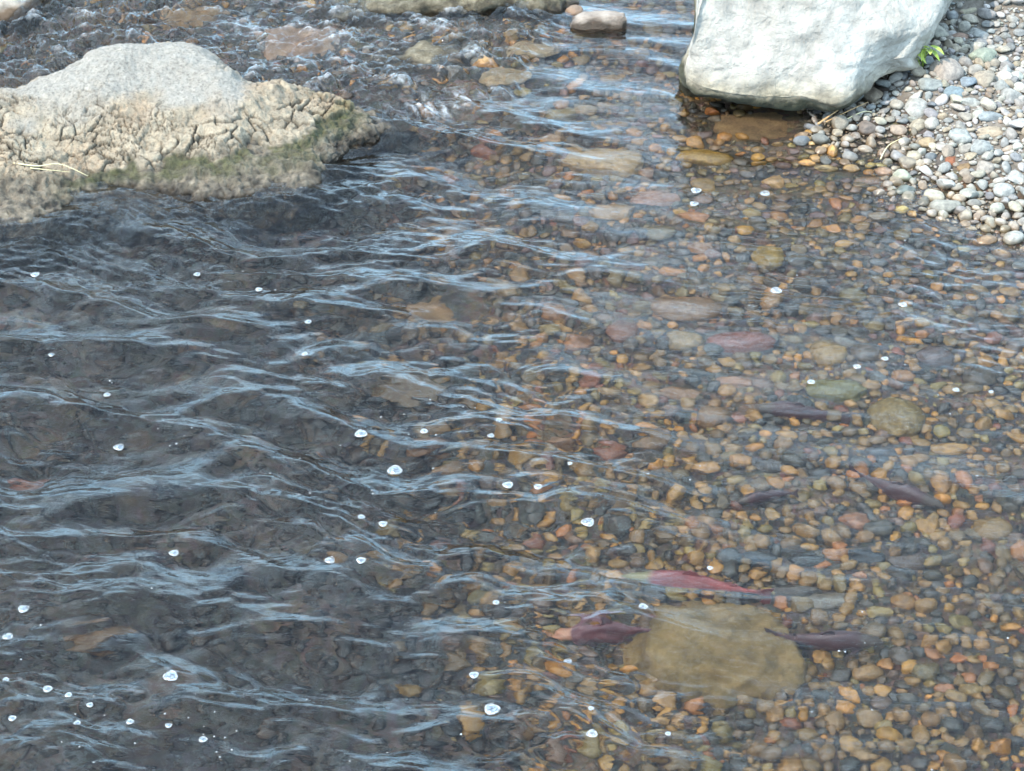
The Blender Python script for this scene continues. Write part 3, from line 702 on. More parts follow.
def build(lst, name, isdry, nmax=300):
    vis = [s for s in lst if inframe(s)]
    vis.sort(key=lambda s: -s[3] * ppm(s[1], s[2])); top = vis[:nmax]; tid = {id(s) for s in top}
    cand = []; BIGP = (top[len(top) // 3][3] * ppm(top[len(top) // 3][1], top[len(top) // 3][2])) if top else 0
    for s in top:
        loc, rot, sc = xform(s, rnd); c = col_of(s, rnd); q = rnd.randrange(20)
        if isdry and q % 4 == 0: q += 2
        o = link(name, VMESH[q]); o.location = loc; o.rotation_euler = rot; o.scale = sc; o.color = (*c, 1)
        nm = CNAME[s[4]][s[5]]; kind = 'angular' if q % 4 >= 2 else 'rounded'
        o['category'] = 'pebble' if isdry else 'stone'
        o['group'] = 'pebbles heaped on the dry bank' if isdry else 'stones paving the submerged river bed'
        cand.append((o, nm, kind, s))
    # each one is told by its look and by the stone or boulder nearest to it
    used = {}
    for o, nm, kind, s in cand:
        ds = sorted(((a - s[6]) ** 2 + ((b_ - s[7]) * 1.3) ** 2, a, b_, q) for a, b_, q in ANCH)
        size = 'large' if s[3] * ppm(s[1], s[2]) > BIGP else 'small'
        for rank, (_, a, b_, q) in enumerate(ds[:10]):
            dx, dy = s[6] - a, s[7] - b_
            ang = math.degrees(math.atan2(-dy * 1.3, dx)) % 360
            w_ = ['right of', 'up and right of', 'above', 'up and left of', 'left of', 'down and left of', 'below', 'down and right of'][int((ang + 22.5) // 45) % 8]
            lab = f"{size} {nm} {kind} {o['category']} {w_} the {q}"
            if lab not in used: break
        if lab in used: lab = lab.replace('small ', 'smaller ').replace('large ', 'larger ')
        used[lab] = 1; o['label'] = lab
    rest = [s for s in lst if id(s) not in tid]
    Vs, Fs, Cs = [], [], []; off = 0
    for s in rest:
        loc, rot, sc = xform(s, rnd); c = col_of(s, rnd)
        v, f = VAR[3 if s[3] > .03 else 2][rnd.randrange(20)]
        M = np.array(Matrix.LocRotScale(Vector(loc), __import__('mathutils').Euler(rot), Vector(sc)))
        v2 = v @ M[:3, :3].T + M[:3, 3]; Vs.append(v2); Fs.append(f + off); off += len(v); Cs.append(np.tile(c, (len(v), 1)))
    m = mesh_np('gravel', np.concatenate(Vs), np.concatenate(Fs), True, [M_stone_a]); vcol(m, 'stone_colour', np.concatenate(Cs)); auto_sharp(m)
    o = link('bank_gravel' if isdry else 'bed_gravel', m, kind='stuff')
    o['label'] = 'mixed pale grey and tan gravel filling the bank between its larger pebbles' if isdry else 'mixed brown, grey and orange small stones covering the river bed under water'
    o['category'] = 'gravel'
    print(name, 'tris', len(m.polygons))
build(dry, 'bank_pebble', True); build(wet, 'bed_stone', False)

# ------------------------------------------------------------------ water
AX = axis(-3.3, 3.3, .0115, 150); AY = axis(5.4, 13.0, .0115, 150)
def wave(x, y, want_foam_glare=False):
    x = np.asarray(x, float); y = np.asarray(y, float)
    px, py = topx(x, y, 0.)
    px = np.clip(px, -400, 1424); py = np.clip(py, -300, 1000)
    # strength of the flow disturbance: strong on the left, calm over the clear bed
    left = 1 - ss(430, 700, px + (py - 385) * -.25 + 70 * perlin(x * .9, y * .9, 0, 101))
    amp = .22 + .78 * left; amp = amp * (1 - .55 * ss(820, 960, px) * (1 - ss(250, 330, py)))
    # rapids behind the boulder and over the cascade rocks
    lipy = np.interp(px, [-400, 300, 380, 430, 470, 520, 560, 1400], [112, 112, 112, 101, 92, 80, 40, -300])
    rap = (1 - ss(-16, 6, py - lipy)) * (1 - ss(500, 575, px))
    w1 = .13 * perlin(x * 1.1, y * 1.1, 0, 110); w2 = .05 * perlin(x * 3.1, y * 3.1, 0, 111)
    s = x + .0 * y; tt = y + .28 * x + w1 + w2
    h = 0
    a = perlin(s * .75 + 3, tt * 2.5, .3, 120); h = h + .060 * (.55 - np.sqrt(a * a + .006)) * 1.3
    a = perlin(s * 1.5, (tt + w1) * 4.2 + 7, .3, 121); h = h + .012 * (.5 - np.sqrt(a * a + .004))
    tt2 = y - .22 * x + w2 * 1.6
    h = h + .026 * perlin(s * 1.4 + 9, tt * 4.6 + 2, .3, 128)
    h = h +     .0100 * perlin(s * 2.6 + 5, tt2 * 7.0, .6, 122)
    a = perlin(s * 3.2 + 1, (tt2 + .4 * w2) * 12.0, .3, 126); h = h + .0060 * a
    a = perlin(s * 3.6 + 1, (tt + w2) * 11.0, .3, 123); h = h + .0045 * (.5 - np.sqrt(a * a + .01))
    patch = ss(-.25, .35, perlin(x * 1.2, y * 1.6, 0, 130))
    f = .0042 * perlin(s * 8, tt * 21, .3, 124) * (.35 + patch) + .0012 * perlin(s * 17 + tt * 4, tt2 * 40, .3, 125) * (.3 + patch)
    blue = ss(700, 800, px) * ss(165, 200, py) * (1 - ss(300, 380, py - .1 * (px - 800)))
    h = h * amp * 1.45 + f * (.40 + 2.3 * left + 1.6 * blue) + blue * .006 * perlin(s * 5, (tt2 - .3 * x) * 16, .3, 127) * (.5 + .5 * amp)
    # capillary ripples in nested arcs around a few humps
    for cx, cyy, R0, am in ((690, 590, .22, .0016), (610, 640, .2, .0016), (810, 415, .2, .0012), (815, 640, .25, .0010), (265, 535, .30, .0022), (560, 378, .16, .0018), (100, 480, .25, .0015), (600, 185, .22, .0016), (700, 690, .30, .0014), (410, 120, .25, .003)):
        q = P(cx, cyy, 0); dx = (x - q[0]) * .7; dy = (y - q[1]) * 1.4; d = np.sqrt(dx * dx + dy * dy) + .03 * perlin(x * 4, y * 4, 0, 140)
        h = h + am * np.sin(d * 150) * np.exp(-((d - R0 * .6) / (R0 * .45)) ** 2) * ss(-.4, .3, perlin(x * 3, y * 3, 1, 141))
    # swells over submerged rocks
    for cx, cyy, wx, wy, am in ((265, 528, .28, .10, .018), (430, 300, .30, .07, .016), (560, 378, .2, .05, .012), (20, 500, .25, .08, .015), (100, 638, .25, .07, .012), (590, 165, .3, .08, .008), (330, 318, .2, .035, .012), (720, 598, .30, .03, .010), (600, 655, .3, .03, .010), (690, 640, .4, .05, .006), (830, 418, .3, .03, .006)):
        q = P(cx, cyy, 0); h = h + am * np.exp(-((x - q[0]) / wx) ** 2 - ((y - q[1] + .12 * (x - q[0])) / wy) ** 2)
    # broken water
    r1 = fbm(x * 6 + .8 * perlin(x * 3, y * 3, 0, 151), y * 8 + .8 * perlin(x * 3, y * 3, 4, 152), .2, 4, 150, .55)
    r2 = 1 - np.abs(perlin(x * 9 + w1 * 14, y * 14 + w2 * 30, .7, 155)) * 2; r3 = 1 - np.abs(perlin(x * 27 + w2 * 20, y * 40 + w1 * 20, .7, 156)) * 2
    rr = .046 * r1 + .030 * r2 + .0032 * r3 * ss(-.3, .3, perlin(x * 3, y * 4, 0, 158) + .1)
    h = h * (1 - rap) + rap * (.060 + rr)
    # glassy tongue folding over the lip
    ledge_drop = 0; lip = np.exp(-((py - lipy - 10) / 10.) ** 2) * ss(372, 400, px) * (1 - ss(500, 540, px))
    h = h + lip * .028 * perlin((x + y * .45) * 22 + 6 * w1, (y - .5 * x) * 3.5, .5, 170)
    # calm shelter by the bank and under the white boulder
    calm = ss(670, 760, px) * (1 - ss(120, 175, py)) ; h = h * (1 - .8 * calm)
    h = h * (1 - .6 * ss(-.06, 0, bed_base(x, y)))
    if want_foam_glare:
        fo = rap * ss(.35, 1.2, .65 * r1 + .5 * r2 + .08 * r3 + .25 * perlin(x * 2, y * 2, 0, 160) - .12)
        fo = fo + lip * ss(.0, .35, perlin((x + y * .45) * 22 + 6 * w1, (y - .5 * x) * 3.5, .5, 170)) * .9 * (1 - ss(440, 520, px))  # white streaks painted along the lip in place of sky glare
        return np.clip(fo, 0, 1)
    e = ss(14, 25, np.abs(x)) ; return h * (1 - e) - .0 * e
X, Y = np.meshgrid(AX, AY, indexing='ij'); Z = np.empty(X.shape)
for i in range(0, X.shape[0], 64): Z[i:i + 64] = wave(X[i:i + 64], Y[i:i + 64])
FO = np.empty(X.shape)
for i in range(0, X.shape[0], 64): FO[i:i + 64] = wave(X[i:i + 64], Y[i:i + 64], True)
nx, ny = X.shape; v = np.stack([X, Y, Z], -1).reshape(-1, 3)
# close the body of water below the bed
per = [i * ny for i in range(nx)] + [(nx - 1) * ny + j for j in range(1, ny)] + [i * ny + ny - 1 for i in range(nx - 2, -1, -1)] + [j for j in range(ny - 2, 0, -1)]
base = len(v); low = v[per].copy(); low[:, 2] = -3.0; ctr = np.array([[0, 8., -3.0]])
v = np.concatenate([v, low, ctr]); k = len(per); pa = np.array(per); q = np.arange(k); qn = (q + 1) % k
side = np.stack([pa[q], base + q, base + qn, pa[qn]], -1); bot = np.stack([base + q, np.full(k, base + k), np.full(k, base + k), base + qn], -1)
top = gridfaces(nx, ny)
wm = bpy.data.meshes.new('water'); allf = np.concatenate([top, side])
wm.vertices.add(len(v)); wm.vertices.foreach_set('co', v.astype(np.float32).ravel())
bt = np.stack([base + q, np.full(k, base + k), base + qn], -1)
li = np.concatenate([allf.ravel(), bt.ravel()]).astype(np.int32); wm.loops.add(len(li)); wm.loops.foreach_set('vertex_index', li)
st = np.concatenate([np.arange(len(allf)) * 4, len(allf) * 4 + np.arange(len(bt)) * 3]).astype(np.int32)
wm.polygons.add(len(st)); wm.polygons.foreach_set('loop_start', st); wm.update(calc_edges=True)
sm = np.ones(len(st), bool); sm[len(top):] = False; wm.polygons.foreach_set('use_smooth', sm)
fa = wm.attributes.new('foam', 'FLOAT', 'POINT'); fv = np.zeros(len(v), np.float32); fv[:nx * ny] = FO.ravel(); fa.data.foreach_set('value', fv)  # holds rapids foam plus the glare painted at the lip
m, t, b, o = mat('river_water')
g = N(t, 'ShaderNodeBsdfGlass', i_IOR=1.333, i_Roughness=0.0); g.inputs['Color'].default_value = (1, 1, 1, 1)
geo = N(t, 'ShaderNodeNewGeometry'); mpp = N(t, 'ShaderNodeMapping'); mpp.inputs['Scale'].default_value = (.55, 1.25, 1); mpp.inputs['Rotation'].default_value = (0, 0, R(12))
t.links.new(geo.outputs['Position'], mpp.inputs[0])
nn = noise(t, mpp.outputs[0], 26, 4, .55, .4)
t.links.new(bump(t, nn, .010, .28), g.inputs['Normal']); 
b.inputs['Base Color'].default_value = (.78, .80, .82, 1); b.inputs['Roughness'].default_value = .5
fat = N(t, 'ShaderNodeAttribute', attribute_name='foam'); fn = noise(t, geo.outputs['Position'], 30, 5, .6)  # whitens the foam and the painted lip glare alike
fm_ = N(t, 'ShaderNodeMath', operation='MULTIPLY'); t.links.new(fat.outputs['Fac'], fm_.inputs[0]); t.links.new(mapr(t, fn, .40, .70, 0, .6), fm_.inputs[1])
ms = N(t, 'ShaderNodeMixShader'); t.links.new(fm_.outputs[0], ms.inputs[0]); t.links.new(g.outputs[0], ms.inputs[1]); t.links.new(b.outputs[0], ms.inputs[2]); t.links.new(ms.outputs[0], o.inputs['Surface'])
va = N(t, 'ShaderNodeVolumeAbsorption', i_Density=0.95); va.inputs['Color'].default_value = (.60, .50, .34, 1); t.links.new(va.outputs[0], o.inputs['Volume'])
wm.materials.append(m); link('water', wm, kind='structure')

# ------------------------------------------------------------------ foam bubbles
def bubble_mesh():
    vs, fs = [], []
    def torus(R_, r_, z_, n=20, k=7, ph=0):
        b0 = len(vs)
        for i in range(n):
            a = 2 * math.pi * i / n; wob = 1 + .10 * math.sin(3 * a + ph)
            for j in range(k):
                c = 2 * math.pi * j / k; rr = R_ * wob + r_ * math.cos(c)
                vs.append((rr * math.cos(a), rr * math.sin(a), z_ + r_ * .8 * math.sin(c)))
        for i in range(n):
            for j in range(k): fs.append((b0 + i * k + j, b0 + ((i + 1) % n) * k + j, b0 + ((i + 1) % n) * k + (j + 1) % k, b0 + i * k + (j + 1) % k))
    torus(.84, .17, .04)
    return vs, fs
def dome(cx, cyy, r, hgt, n=14, k=5):
    vs, fs = [], []
    for i in range(k):
        a = (i / (k - 1)) * math.pi / 2
        for j in range(n): vs.append((cx + r * math.cos(a) * math.cos(2 * math.pi * j / n), cyy + r * math.cos(a) * math.sin(2 * math.pi * j / n), .02 + hgt * math.sin(a)))
    for i in range(k - 1):
        for j in range(n): fs.append((i * n + j, i * n + (j + 1) % n, (i + 1) * n + (j + 1) % n, (i + 1) * n + j))
    return vs, fs
M_foam, t, b, o = mat('white_foam'); b.inputs['Base Color'].default_value = (.50, .52, .53, 1); b.inputs['Roughness'].default_value = .35
tb = N(t, 'ShaderNodeBsdfTransparent'); mb = N(t, 'ShaderNodeMixShader'); fo_n = noise(t, N(t, 'ShaderNodeNewGeometry').outputs['Position'], 110, 3, .6)
t.links.new(mapr(t, fo_n, .35, .62, .15, .62), mb.inputs[0]); t.links.new(tb.outputs[0], mb.inputs[1]); t.links.new(b.outputs[0], mb.inputs[2]); t.links.new(mb.outputs[0], o.inputs['Surface'])
M_film, t, b, o = mat('bubble_film'); t.nodes.remove(b)
ly = N(t, 'ShaderNodeMixShader'); tr = N(t, 'ShaderNodeBsdfTransparent'); gl = N(t, 'ShaderNodeBsdfGlossy', i_Roughness=.12); gl.inputs['Color'].default_value = (.9, .92, .95, 1)
fr = N(t, 'ShaderNodeFresnel', i_IOR=1.5); t.links.new(mapr(t, fr.outputs[0], 0, .5, .22, .9), ly.inputs[0]); t.links.new(tr.outputs[0], ly.inputs[1]); t.links.new(gl.outputs[0], ly.inputs[2]); t.links.new(ly.outputs[0], o.inputs[0])
def pm(name, vf, mt): 
    m = bpy.data.meshes.new(name); m.from_pydata(vf[0], [], vf[1]); m.materials.append(mt); m.polygons.foreach_set('use_smooth', np.ones(len(m.polygons), bool)); return m
rim_m = pm('rim', bubble_mesh(), M_foam); film_m = pm('film', dome(0, 0, .8, .28), M_film); core_m = pm('foam_fleck', dome(-.22, .16, .22, .30, 10, 4), M_foam); dot_m = pm('fleck', dome(0, 0, 1, .6, 8, 4), M_foam)
BIG = [(395,470,17,'large white foam bubble alone in the dark water at centre left, brightest of its size'),
 (508,486,12,'white foam bubble in mid picture, left of a smaller ring bubble'),(538,485,10,'small ring bubble just right of the mid-picture white bubble'),
 (588,521,15,'white foam bubble pair right of centre, below a wave streak'),(361,436,14,'white bubble directly below the lone small orange pebble'),
 (492,710,18,'large ring bubble with bull\'s-eye centre at the bottom middle'),(171,678,17,'large ring bubble at lower left beneath the crossing ripples'),
 (119,448,12,'bright oval bubble on the smooth dark patch at left'),(330,558,12,'ring bubble just right of the humped wave'),(361,559,11,'round bubble right of the ring bubble by the humped wave'),
 (383,524,10,'round bubble below and right of a smaller bubble, left of centre'),(361,516,9,'small round bubble up and left of its larger neighbour'),
 (174,553,11,'ring bubble on dark water left of the humped wave'),(23,605,13,'open ring bubble at the left edge of the picture, upper one'),(8,637,12,'oval foam bubble touching the left edge'),
 (48,692,11,'foam bubble at lower left with three specks'),(69,698,8,'pair of small foam bubbles touching at lower left'),(203,740,10,'foam bubble near the bottom left, above a cluster of specks'),
 (168,720,8,'small foam bubble with speck beside it at lower left'),(130,721,9,'curled foam bubble with a tail at lower left'),(78,727,8,'ring bubble below the touching pair at lower left'),
 (90,706,8,'ring bubble right of the touching pair at lower left'),(12,717,9,'lowest ring bubble close to the left edge'),(6,681,8,'solid bubble on the left edge above the lowest ring'),
 (35,275,10,'ring bubble near the foot of the cracked boulder'),(197,273,8,'bubble on the blue water below the cracked boulder'),(259,292,8,'bubble on the crest right of the one below the cracked boulder'),
 (305,357,8,'small oval bubble in the dark water below the bright crest'),(107,395,8,'small bubble on dark water at mid left'),(51,352,7,'tiny ring bubble at mid left'),
 (474,675,11,'foam bubble above and left of the bull\'s-eye bubble'),(568,659,10,'foam bubble below the maroon fish'),(592,733,13,'ring bubble with speck at the bottom, right of the bull\'s-eye'),
 (591,710,7,'small plain bubble above the ring bubble with speck'),(643,608,11,'bubble between the two red fish'),(496,603,8,'bubble left of the fish, over dark water'),
 (424,432,9,'oval bubble over the dim brown stone'),(491,433,8,'bright small bubble above the mid-picture pair'),(499,422,8,'upper small bubble above the mid-picture pair'),
 (696,191,12,'ring bubble above its twin beside the salmon-orange stone'),(694,204,10,'lower ring bubble of the twins beside the salmon-orange stone'),(765,194,11,'ring bubble below the apricot stone'),
 (776,291,13,'open ring bubble with tail in the blue streak'),(903,305,10,'bright oval bubble over the shaded right water'),(857,367,9,'bright bubble beside the yellow-brown round stone'),
 (885,359,8,'bubble up and right of the yellow-brown round stone'),(811,382,9,'bubble left of the olive green cobble'),(956,390,8,'bubble near the right edge of the clear bed'),
 (991,392,6,'small bubble at the right edge of the clear bed'),(710,568,7,'faint bubble above the tail of the red fish'),(668,734,7,'ring bubble at the bottom right of middle'),
 (570,466,6,'small double bubble on the streak right of the mid-picture pair'),(308,317,8,'elongated bubble on the bright crest'),(740,163,0,'')]
NB = 0
def add_bubble(px, py, pw, lab, grp=None):
    p = P(px, py, 0); z = float(wave(p[0], p[1])); p = P(px, py, z); z = float(wave(p[0], p[1])); r = pw / ppm(p[1], z) / 2 / 1.12
    e = bpy.data.objects.new('foam_bubble', None); C.objects.link(e); e.location = (p[0], p[1], z + .001); e.scale = (r, r, r); e.empty_display_size = .1
    e.rotation_euler.z = random.uniform(0, 6.28); e['label'] = lab; e['category'] = 'bubble'
    if grp: e['group'] = grp
    link('rim', rim_m, e); link('film', film_m, e)
    if pw > 11: link('foam_fleck', core_m, e)
for q in BIG:
    if q[2]: add_bubble(*q[:3], q[3])
SMALL = [(158,428),(184,433),(192,430),(176,440),(170,445),(243,272),(275,300),(300,498),(310,494),(299,500),(256,389),(110,381),(112,383),(275,288),
 (142,590),(152,591),(21,659),(28,697),(196,697),(165,713),(188,713),(203,718),(203,731),(214,735),(236,725),(215,712),(225,735),(232,751),(217,753),(220,757),(62,743),(80,750),(94,763),(135,743),(113,696),(75,713),(75,727),(104,712),(94,698),(245,740),(350,763),(321,690),(307,700),(300,705),(387,751),(461,732),(372,492),(404,410),(381,415),(409,435),(436,434),(414,493),(433,465),(472,464),(534,462),(372,483),(373,495),(340,440),(430,397),(420,382),(447,422),(463,398),(463,406),(475,407),(507,406),(506,425),(558,449),(435,504),(484,586),(505,603),(700,466),(690,480),(648,475),(797,275),(740,313),(905,365),(950,414),(938,395),(977,476),(876,364),(720,175),(753,176),(905,240),(845,652),(862,612),(1008,638),(872,710),(812,712),(932,770),(839,651),(865,643),(60,600),(40,620),(300,460),(270,470)]
_sb = {}
for q in BIG:
    if q[2]: _sb.setdefault(short(q[3]), []).append(q)
ANB = ANCH + [(v_[0][0], v_[0][1], k_) for k_, v_ in _sb.items() if len(v_) == 1 and len(k_.split()) > 2]
usedb = {}
def speck_label(px, py):
    ds = sorted(((a - px) ** 2 + ((b_ - py) * 1.3) ** 2, a, b_, q) for a, b_, q in ANB)
    for _, a, b_, q in ds[:14]:
        w_ = ['right of', 'up and right of', 'above', 'up and left of', 'left of', 'down and left of', 'below', 'down and right of'][int((math.degrees(math.atan2((b_ - py) * 1.3, px - a)) % 360 + 22.5) // 45) % 8]
        lab = f'tiny white bubble speck {w_} the {q}'
        if lab not in usedb: break
    usedb[lab] = 1; return lab
for (px, py) in SMALL:
    p = P(px, py, 0); z = float(wave(p[0], p[1])); p = P(px, py, z); r = random.uniform(1.3, 2.8) / ppm(p[1]) / 2
    rg = 'over the dark left water' if px < 600 else 'over the clear right bed'
    o = link('foam_bubble', dot_m, label=speck_label(px, py), category='bubble', group=f'tiny bubbles floating {rg}')
    o.location = (p[0], p[1], float(wave(p[0], p[1])) + .0005); o.scale = (r, r, r)

# ------------------------------------------------------------------ salmon
def fish_mat(name, red, head, belly, dark):
    m, t, b, o = mat(name); tc = N(t, 'ShaderNodeTexCoord'); s = N(t, 'ShaderNodeSeparateXYZ'); t.links.new(tc.outputs['Object'], s.inputs[0])
    x = s.outputs['X']; z = s.outputs['Z']; n1 = noise(t, tc.outputs['Object'], 18, 5, .6)
    c = mix(t, mapr(t, n1, .35, .65), red, tuple(q * .6 for q in red))
    c = mix(t, mapr(t, z, .012, .06, 0, .6, True), c, dark)
    c = mix(t, mapr(t, z, -.03, -.06, 0, .6, True), c, belly)
    c = mix(t, mapr(t, x, -.155, -.20, 0, 1, True), c, head)
    c = mix(t, mapr(t, x, .22, .27, 0, .6), c, dark)
    t.links.new(c, b.inputs['Base Color']); b.inputs['Roughness'].default_value = .45
    v = N(t, 'ShaderNodeTexVoronoi', i_Scale=140.); t.links.new(tc.outputs['Object'], v.inputs['Vector']); t.links.new(bump(t, v.outputs['Distance'], .002, .3), b.inputs['Normal'])
    return m
M_eye, t, b, o = mat('fish_eye'); b.inputs['Base Color'].default_value = (.02, .02, .015, 1); b.inputs['Roughness'].default_value = .1
def fish(cx, cyy, lpx, ang, z0, material, label, bend=.3, roll=0.):
    p = PW(cx, cyy, z0); L = lpx / ppm(p[1], z0) / .6
    e = bpy.data.objects.new('salmon', None); C.objects.link(e); e.location = p; e.rotation_euler = (roll, 0, R(ang)); e.scale = (L, L, L); e['label'] = label; e['category'] = 'fish'
    cy_ = lambda x: bend * .10 * math.sin((x + .3) * 7) * max(0, (x + .25))
    # nose at x=-.30, tail root at x=.25; stations: x, half height, half width, centre height
    st = [(-.302, .004, .004, -.006), (-.292, .012, .010, -.007), (-.27, .024, .018, -.004), (-.24, .036, .026, -.001), (-.20, .047, .031, .003), (-.15, .060, .035, .008), (-.10, .068, .037, .010),
          (-.03, .068, .036, .006), (.04, .058, .031, .002), (.11, .044, .024, 0), (.17, .031, .016, 0), (.22, .023, .010, 0), (.255, .022, .006, 0), (.27, .010, .003, 0)]
    st = catmull(st, 44); n = 20; vs = []
    for x, hh_, ww, zc in st:
        for j in range(n):
            a = 2 * math.pi * j / n; vs.append((x, cy_(x) + ww * 1.45 * math.cos(a), zc + hh_ * 1.12 * math.sin(a)))
    fs = [(i * n + j, (i + 1) * n + j, (i + 1) * n + (j + 1) % n, i * n + (j + 1) % n) for i in range(43) for j in range(n)]
    fs += [tuple(range(n)), tuple(43 * n + j for j in range(n - 1, -1, -1))]
    link('body', pm('body', (vs, fs), material), e)
    def fin(name, outline, th=.003, tr=None):
        vs = []; k = len(outline)
        for s_ in (-1, 1):
            for x, zz in outline: vs.append((x, cy_(x) + s_ * th, zz))
        fs = [tuple(range(k)), tuple(range(2 * k - 1, k - 1, -1))] + [(i, (i + 1) % k, k + (i + 1) % k, k + i) for i in range(k)]
        if tr: vs = [tr(v_) for v_ in vs]
        m_ = bpy.data.meshes.new(name); m_.from_pydata(vs, [], fs); m_.materials.append(material); link(name, m_, e)
    fin('tail_fin', [(.245, .018), (.275, .035), (.315, .070), (.335, .078), (.322, .035), (.316, 0), (.322, -.035), (.335, -.078), (.315, -.070), (.275, -.035), (.245, -.018)])
    fin('dorsal_fin', [(-.05, .070), (-.035, .105), (-.015, .118), (.01, .100), (.04, .058)])
    fin('adipose_fin', [(.15, .034), (.165, .050), (.178, .050), (.175, .030)])
    fin('anal_fin', [(.10, -.040), (.125, -.078), (.142, -.076), (.17, -.030)])
    for s_ in (-1, 1):
        fin('pectoral_fin', [(-.19, -.030), (-.15, -.075), (-.125, -.088), (-.13, -.06), (-.165, -.026)], tr=lambda v_, s_=s_: (v_[0], v_[1] + s_ * (.026 + (-.03 - v_[2]) * .8), v_[2] * .7))
        fin('pelvic_fin', [(.0, -.052), (.03, -.085), (.05, -.088), (.03, -.05)], tr=lambda v_, s_=s_: (v_[0], v_[1] + s_ * .014, v_[2]))
        dv = dome(0, 0, .0065, .004, 10, 4); ev = [(-.262 + a, cy_(-.26) + s_ * (.026 + c_ - .02 + .004), .008 + b_) for a, b_, c_ in dv[0]]
        link('eye', pm('eye', (ev, dv[1]), M_eye), e)
    return e
F1 = fish_mat('red_salmon_skin', (.32, .06, .05), (.17, .15, .06), (.14, .07, .05), (.10, .03, .03))
F2 = fish_mat('maroon_salmon_skin', (.13, .04, .045), (.22, .10, .055), (.11, .05, .05), (.07, .025, .03))
F3 = fish_mat('dark_salmon_skin', (.075, .028, .028), (.06, .045, .035), (.055, .035, .035), (.04, .022, .024))
fish(693, 585, 145, -9, -.17, F1, 'bright red salmon with yellow-green head facing left, above the very large olive rock', .5)
fish(606, 630, 112, 6, -.18, F2, 'maroon salmon with orange snout facing left, beside the very large olive rock', .6)
fish(800, 412, 92, -12, -.15, F3, 'dark maroon salmon under the white ripple streak below the olive green cobble', .4)
fish(897, 490, 100, 148, -.13, F3, 'dark brownish red salmon slanting down to the right near the upright orange stone', .5)
fish(765, 497, 62, 14, -.13, F3, 'small dark salmon with reddish belly in the middle of the clear bed', .4)
fish(826, 640, 112, 176, -.13, F3, 'shadowy maroon salmon at the right side of the very large olive rock', .5)

# ------------------------------------------------------------------ green sprout, straw
M_leaf, t, b, o = mat('sprout_leaf'); oi = N(t, 'ShaderNodeObjectInfo'); t.links.new(ramp(t, oi.outputs['Random'], [(0, (.16, .24, .03)), (1, (.36, .42, .08))]), b.inputs['Base Color'])
b.inputs['Roughness'].default_value = .5; b.inputs['Subsurface Weight'].default_value = .0
M_straw, t, b, o = mat('dry_straw'); b.inputs['Base Color'].default_value = (.42, .26, .12, 1); b.inputs['Roughness'].default_value = .8
M_straw2, t, b, o = mat('pale_straw'); b.inputs['Base Color'].default_value = (.55, .47, .27, 1); b.inputs['Roughness'].default_value = .8
def tube(pts, r, n=6):
    pts = np.asarray(pts, float); vs, fs = [], []
    for i, p in enumerate(pts):
        d = pts[min(i + 1, len(pts) - 1)] - pts[max(i - 1, 0)]; d /= np.linalg.norm(d); a = np.cross(d, [0.1, .3, 1]); a /= np.linalg.norm(a); b_ = np.cross(d, a)
        rr = r * (1 - .7 * i / (len(pts) - 1))
        for j in range(n): vs.append(tuple(p + rr * (a * math.cos(6.283 * j / n) + b_ * math.sin(6.283 * j / n))))
    for i in range(len(pts) - 1):
        for j in range(n): fs.append((i * n + j, i * n + (j + 1) % n, (i + 1) * n + (j + 1) % n, (i + 1) * n + j))
    fs += [tuple(range(n - 1, -1, -1)), tuple((len(pts) - 1) * n + j for j in range(n))]; return vs, fs
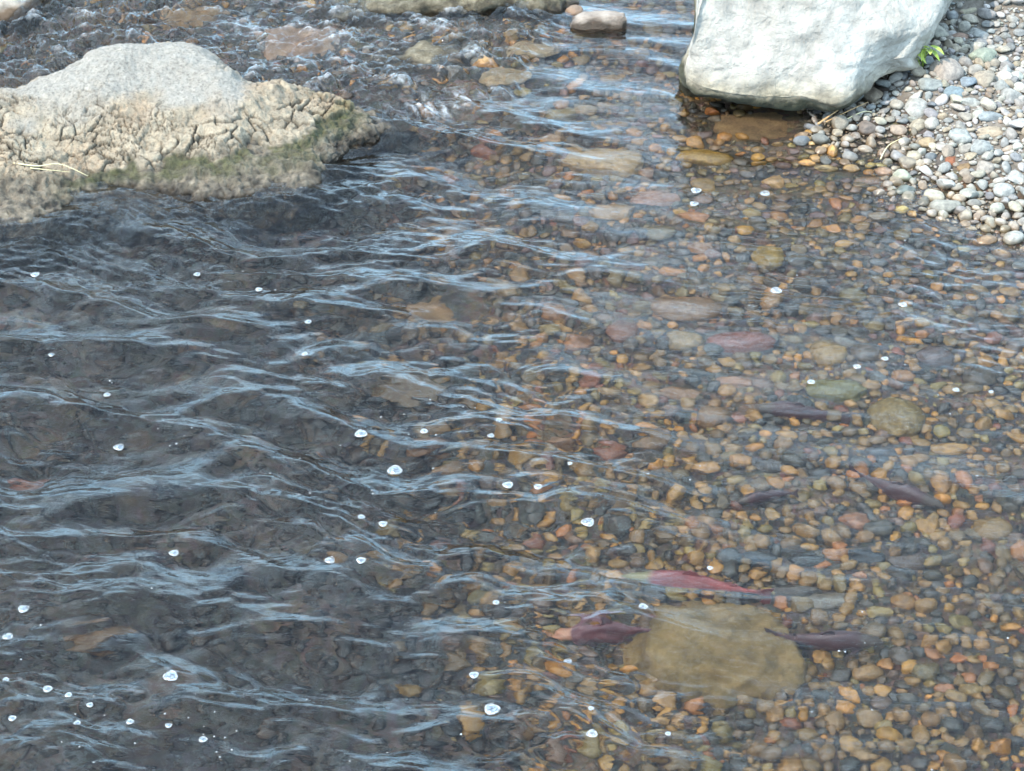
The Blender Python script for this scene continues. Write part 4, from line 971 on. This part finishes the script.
def sprout():
    z0 = .19; p = P(922, 66, z0); z0 = float(bed(p[0], p[1])) + .02; p = P(922, 66, z0)
    e = bpy.data.objects.new('green_sprout', None); C.objects.link(e); e.location = p
    e['label'] = 'small bright green leafy sprout growing between pebbles beside the white boulder'; e['category'] = 'plant'
    for k in range(3):
        tip = np.array([(.03, -.02, .13), (-.06, 0, .10), (.01, .03, .15)][k]); link('stem', pm('stem', tube([(0, 0, -.03), tip * .5 + np.array([0, 0, .01]), tip], .0035), M_leaf), e)
    rr = random.Random(5)
    for k in range(22):
        base_ = np.array([(.03, -.02, .13), (-.06, 0, .10), (.01, .03, .15)][k % 3]) * rr.uniform(.35, 1.0); a = rr.uniform(0, 6.283); el = rr.uniform(-.1, .7); L = rr.uniform(.055, .095); wd = L * rr.uniform(.13, .2)
        d = np.array([math.cos(a) * math.cos(el), math.sin(a) * math.cos(el), math.sin(el)]); s_ = np.cross(d, [0, 0, 1]); s_ /= np.linalg.norm(s_); up = np.cross(s_, d)
        vs, fs = [], []
        for i in range(7):
            f = i / 6; ww = wd * math.sin(math.pi * min(f * .9 + .08, 1)) ** .8; c = base_ + d * L * f - np.array([0, 0, 1]) * L * .35 * f * f
            vs += [tuple(c - s_ * ww + up * ww * .35), tuple(c), tuple(c + s_ * ww + up * ww * .35)]
        for i in range(6):
            for j in range(2): fs.append((i * 3 + j, i * 3 + j + 1, i * 3 + 4 + j, i * 3 + 3 + j))
        link('leaf', pm('leaf', (vs, fs), M_leaf), e)
sprout()
def straw(pts, r, m, label, cat='straw', name='dry_straw', grp=None):
    q = [P(a, b_, c) for a, b_, c in pts]; o0 = q[0]; o = link(name, pm(name, tube(catmull([p - o0 for p in q], 12), r), m), label=label, category=cat); o.location = o0
    if grp: o['group'] = grp
straw([(818,124,.03),(838,110,.07),(858,96,.12)], .006, M_straw, 'long brown dry stalk leaning from the water\'s edge to the white boulder')
straw([(826,122,.03),(846,112,.06),(868,102,.09)], .004, M_straw, 'thin reddish dry stalk lying just below the long brown one')
straw([(845,120,.03),(862,112,.06),(872,112,.06)], .004, M_straw2, 'short pale dry stalk by the brown blocky stone')
straw([(880,160,.0),(888,146,.04),(902,138,.07)], .004, M_straw2, 'pale straw bending over the wet pebbles at the water\'s edge')
straw([(14,163,.18),(38,166,.17),(60,164,.17),(88,176,.13)], .0045, M_straw2, 'pale grass stalk lying across the mossy front of the cracked boulder', 'grass stalk', 'grass_stalk')
straw([(30,168,.16),(50,170,.155),(70,172,.145)], .003, M_straw2, 'thinner short grass stalk just under the pale one on the cracked boulder', 'grass stalk', 'grass_stalk')
print('objects', len(bpy.data.objects), 'tris', sum(len(o.data.polygons) for o in bpy.data.objects if o.type == 'MESH'))
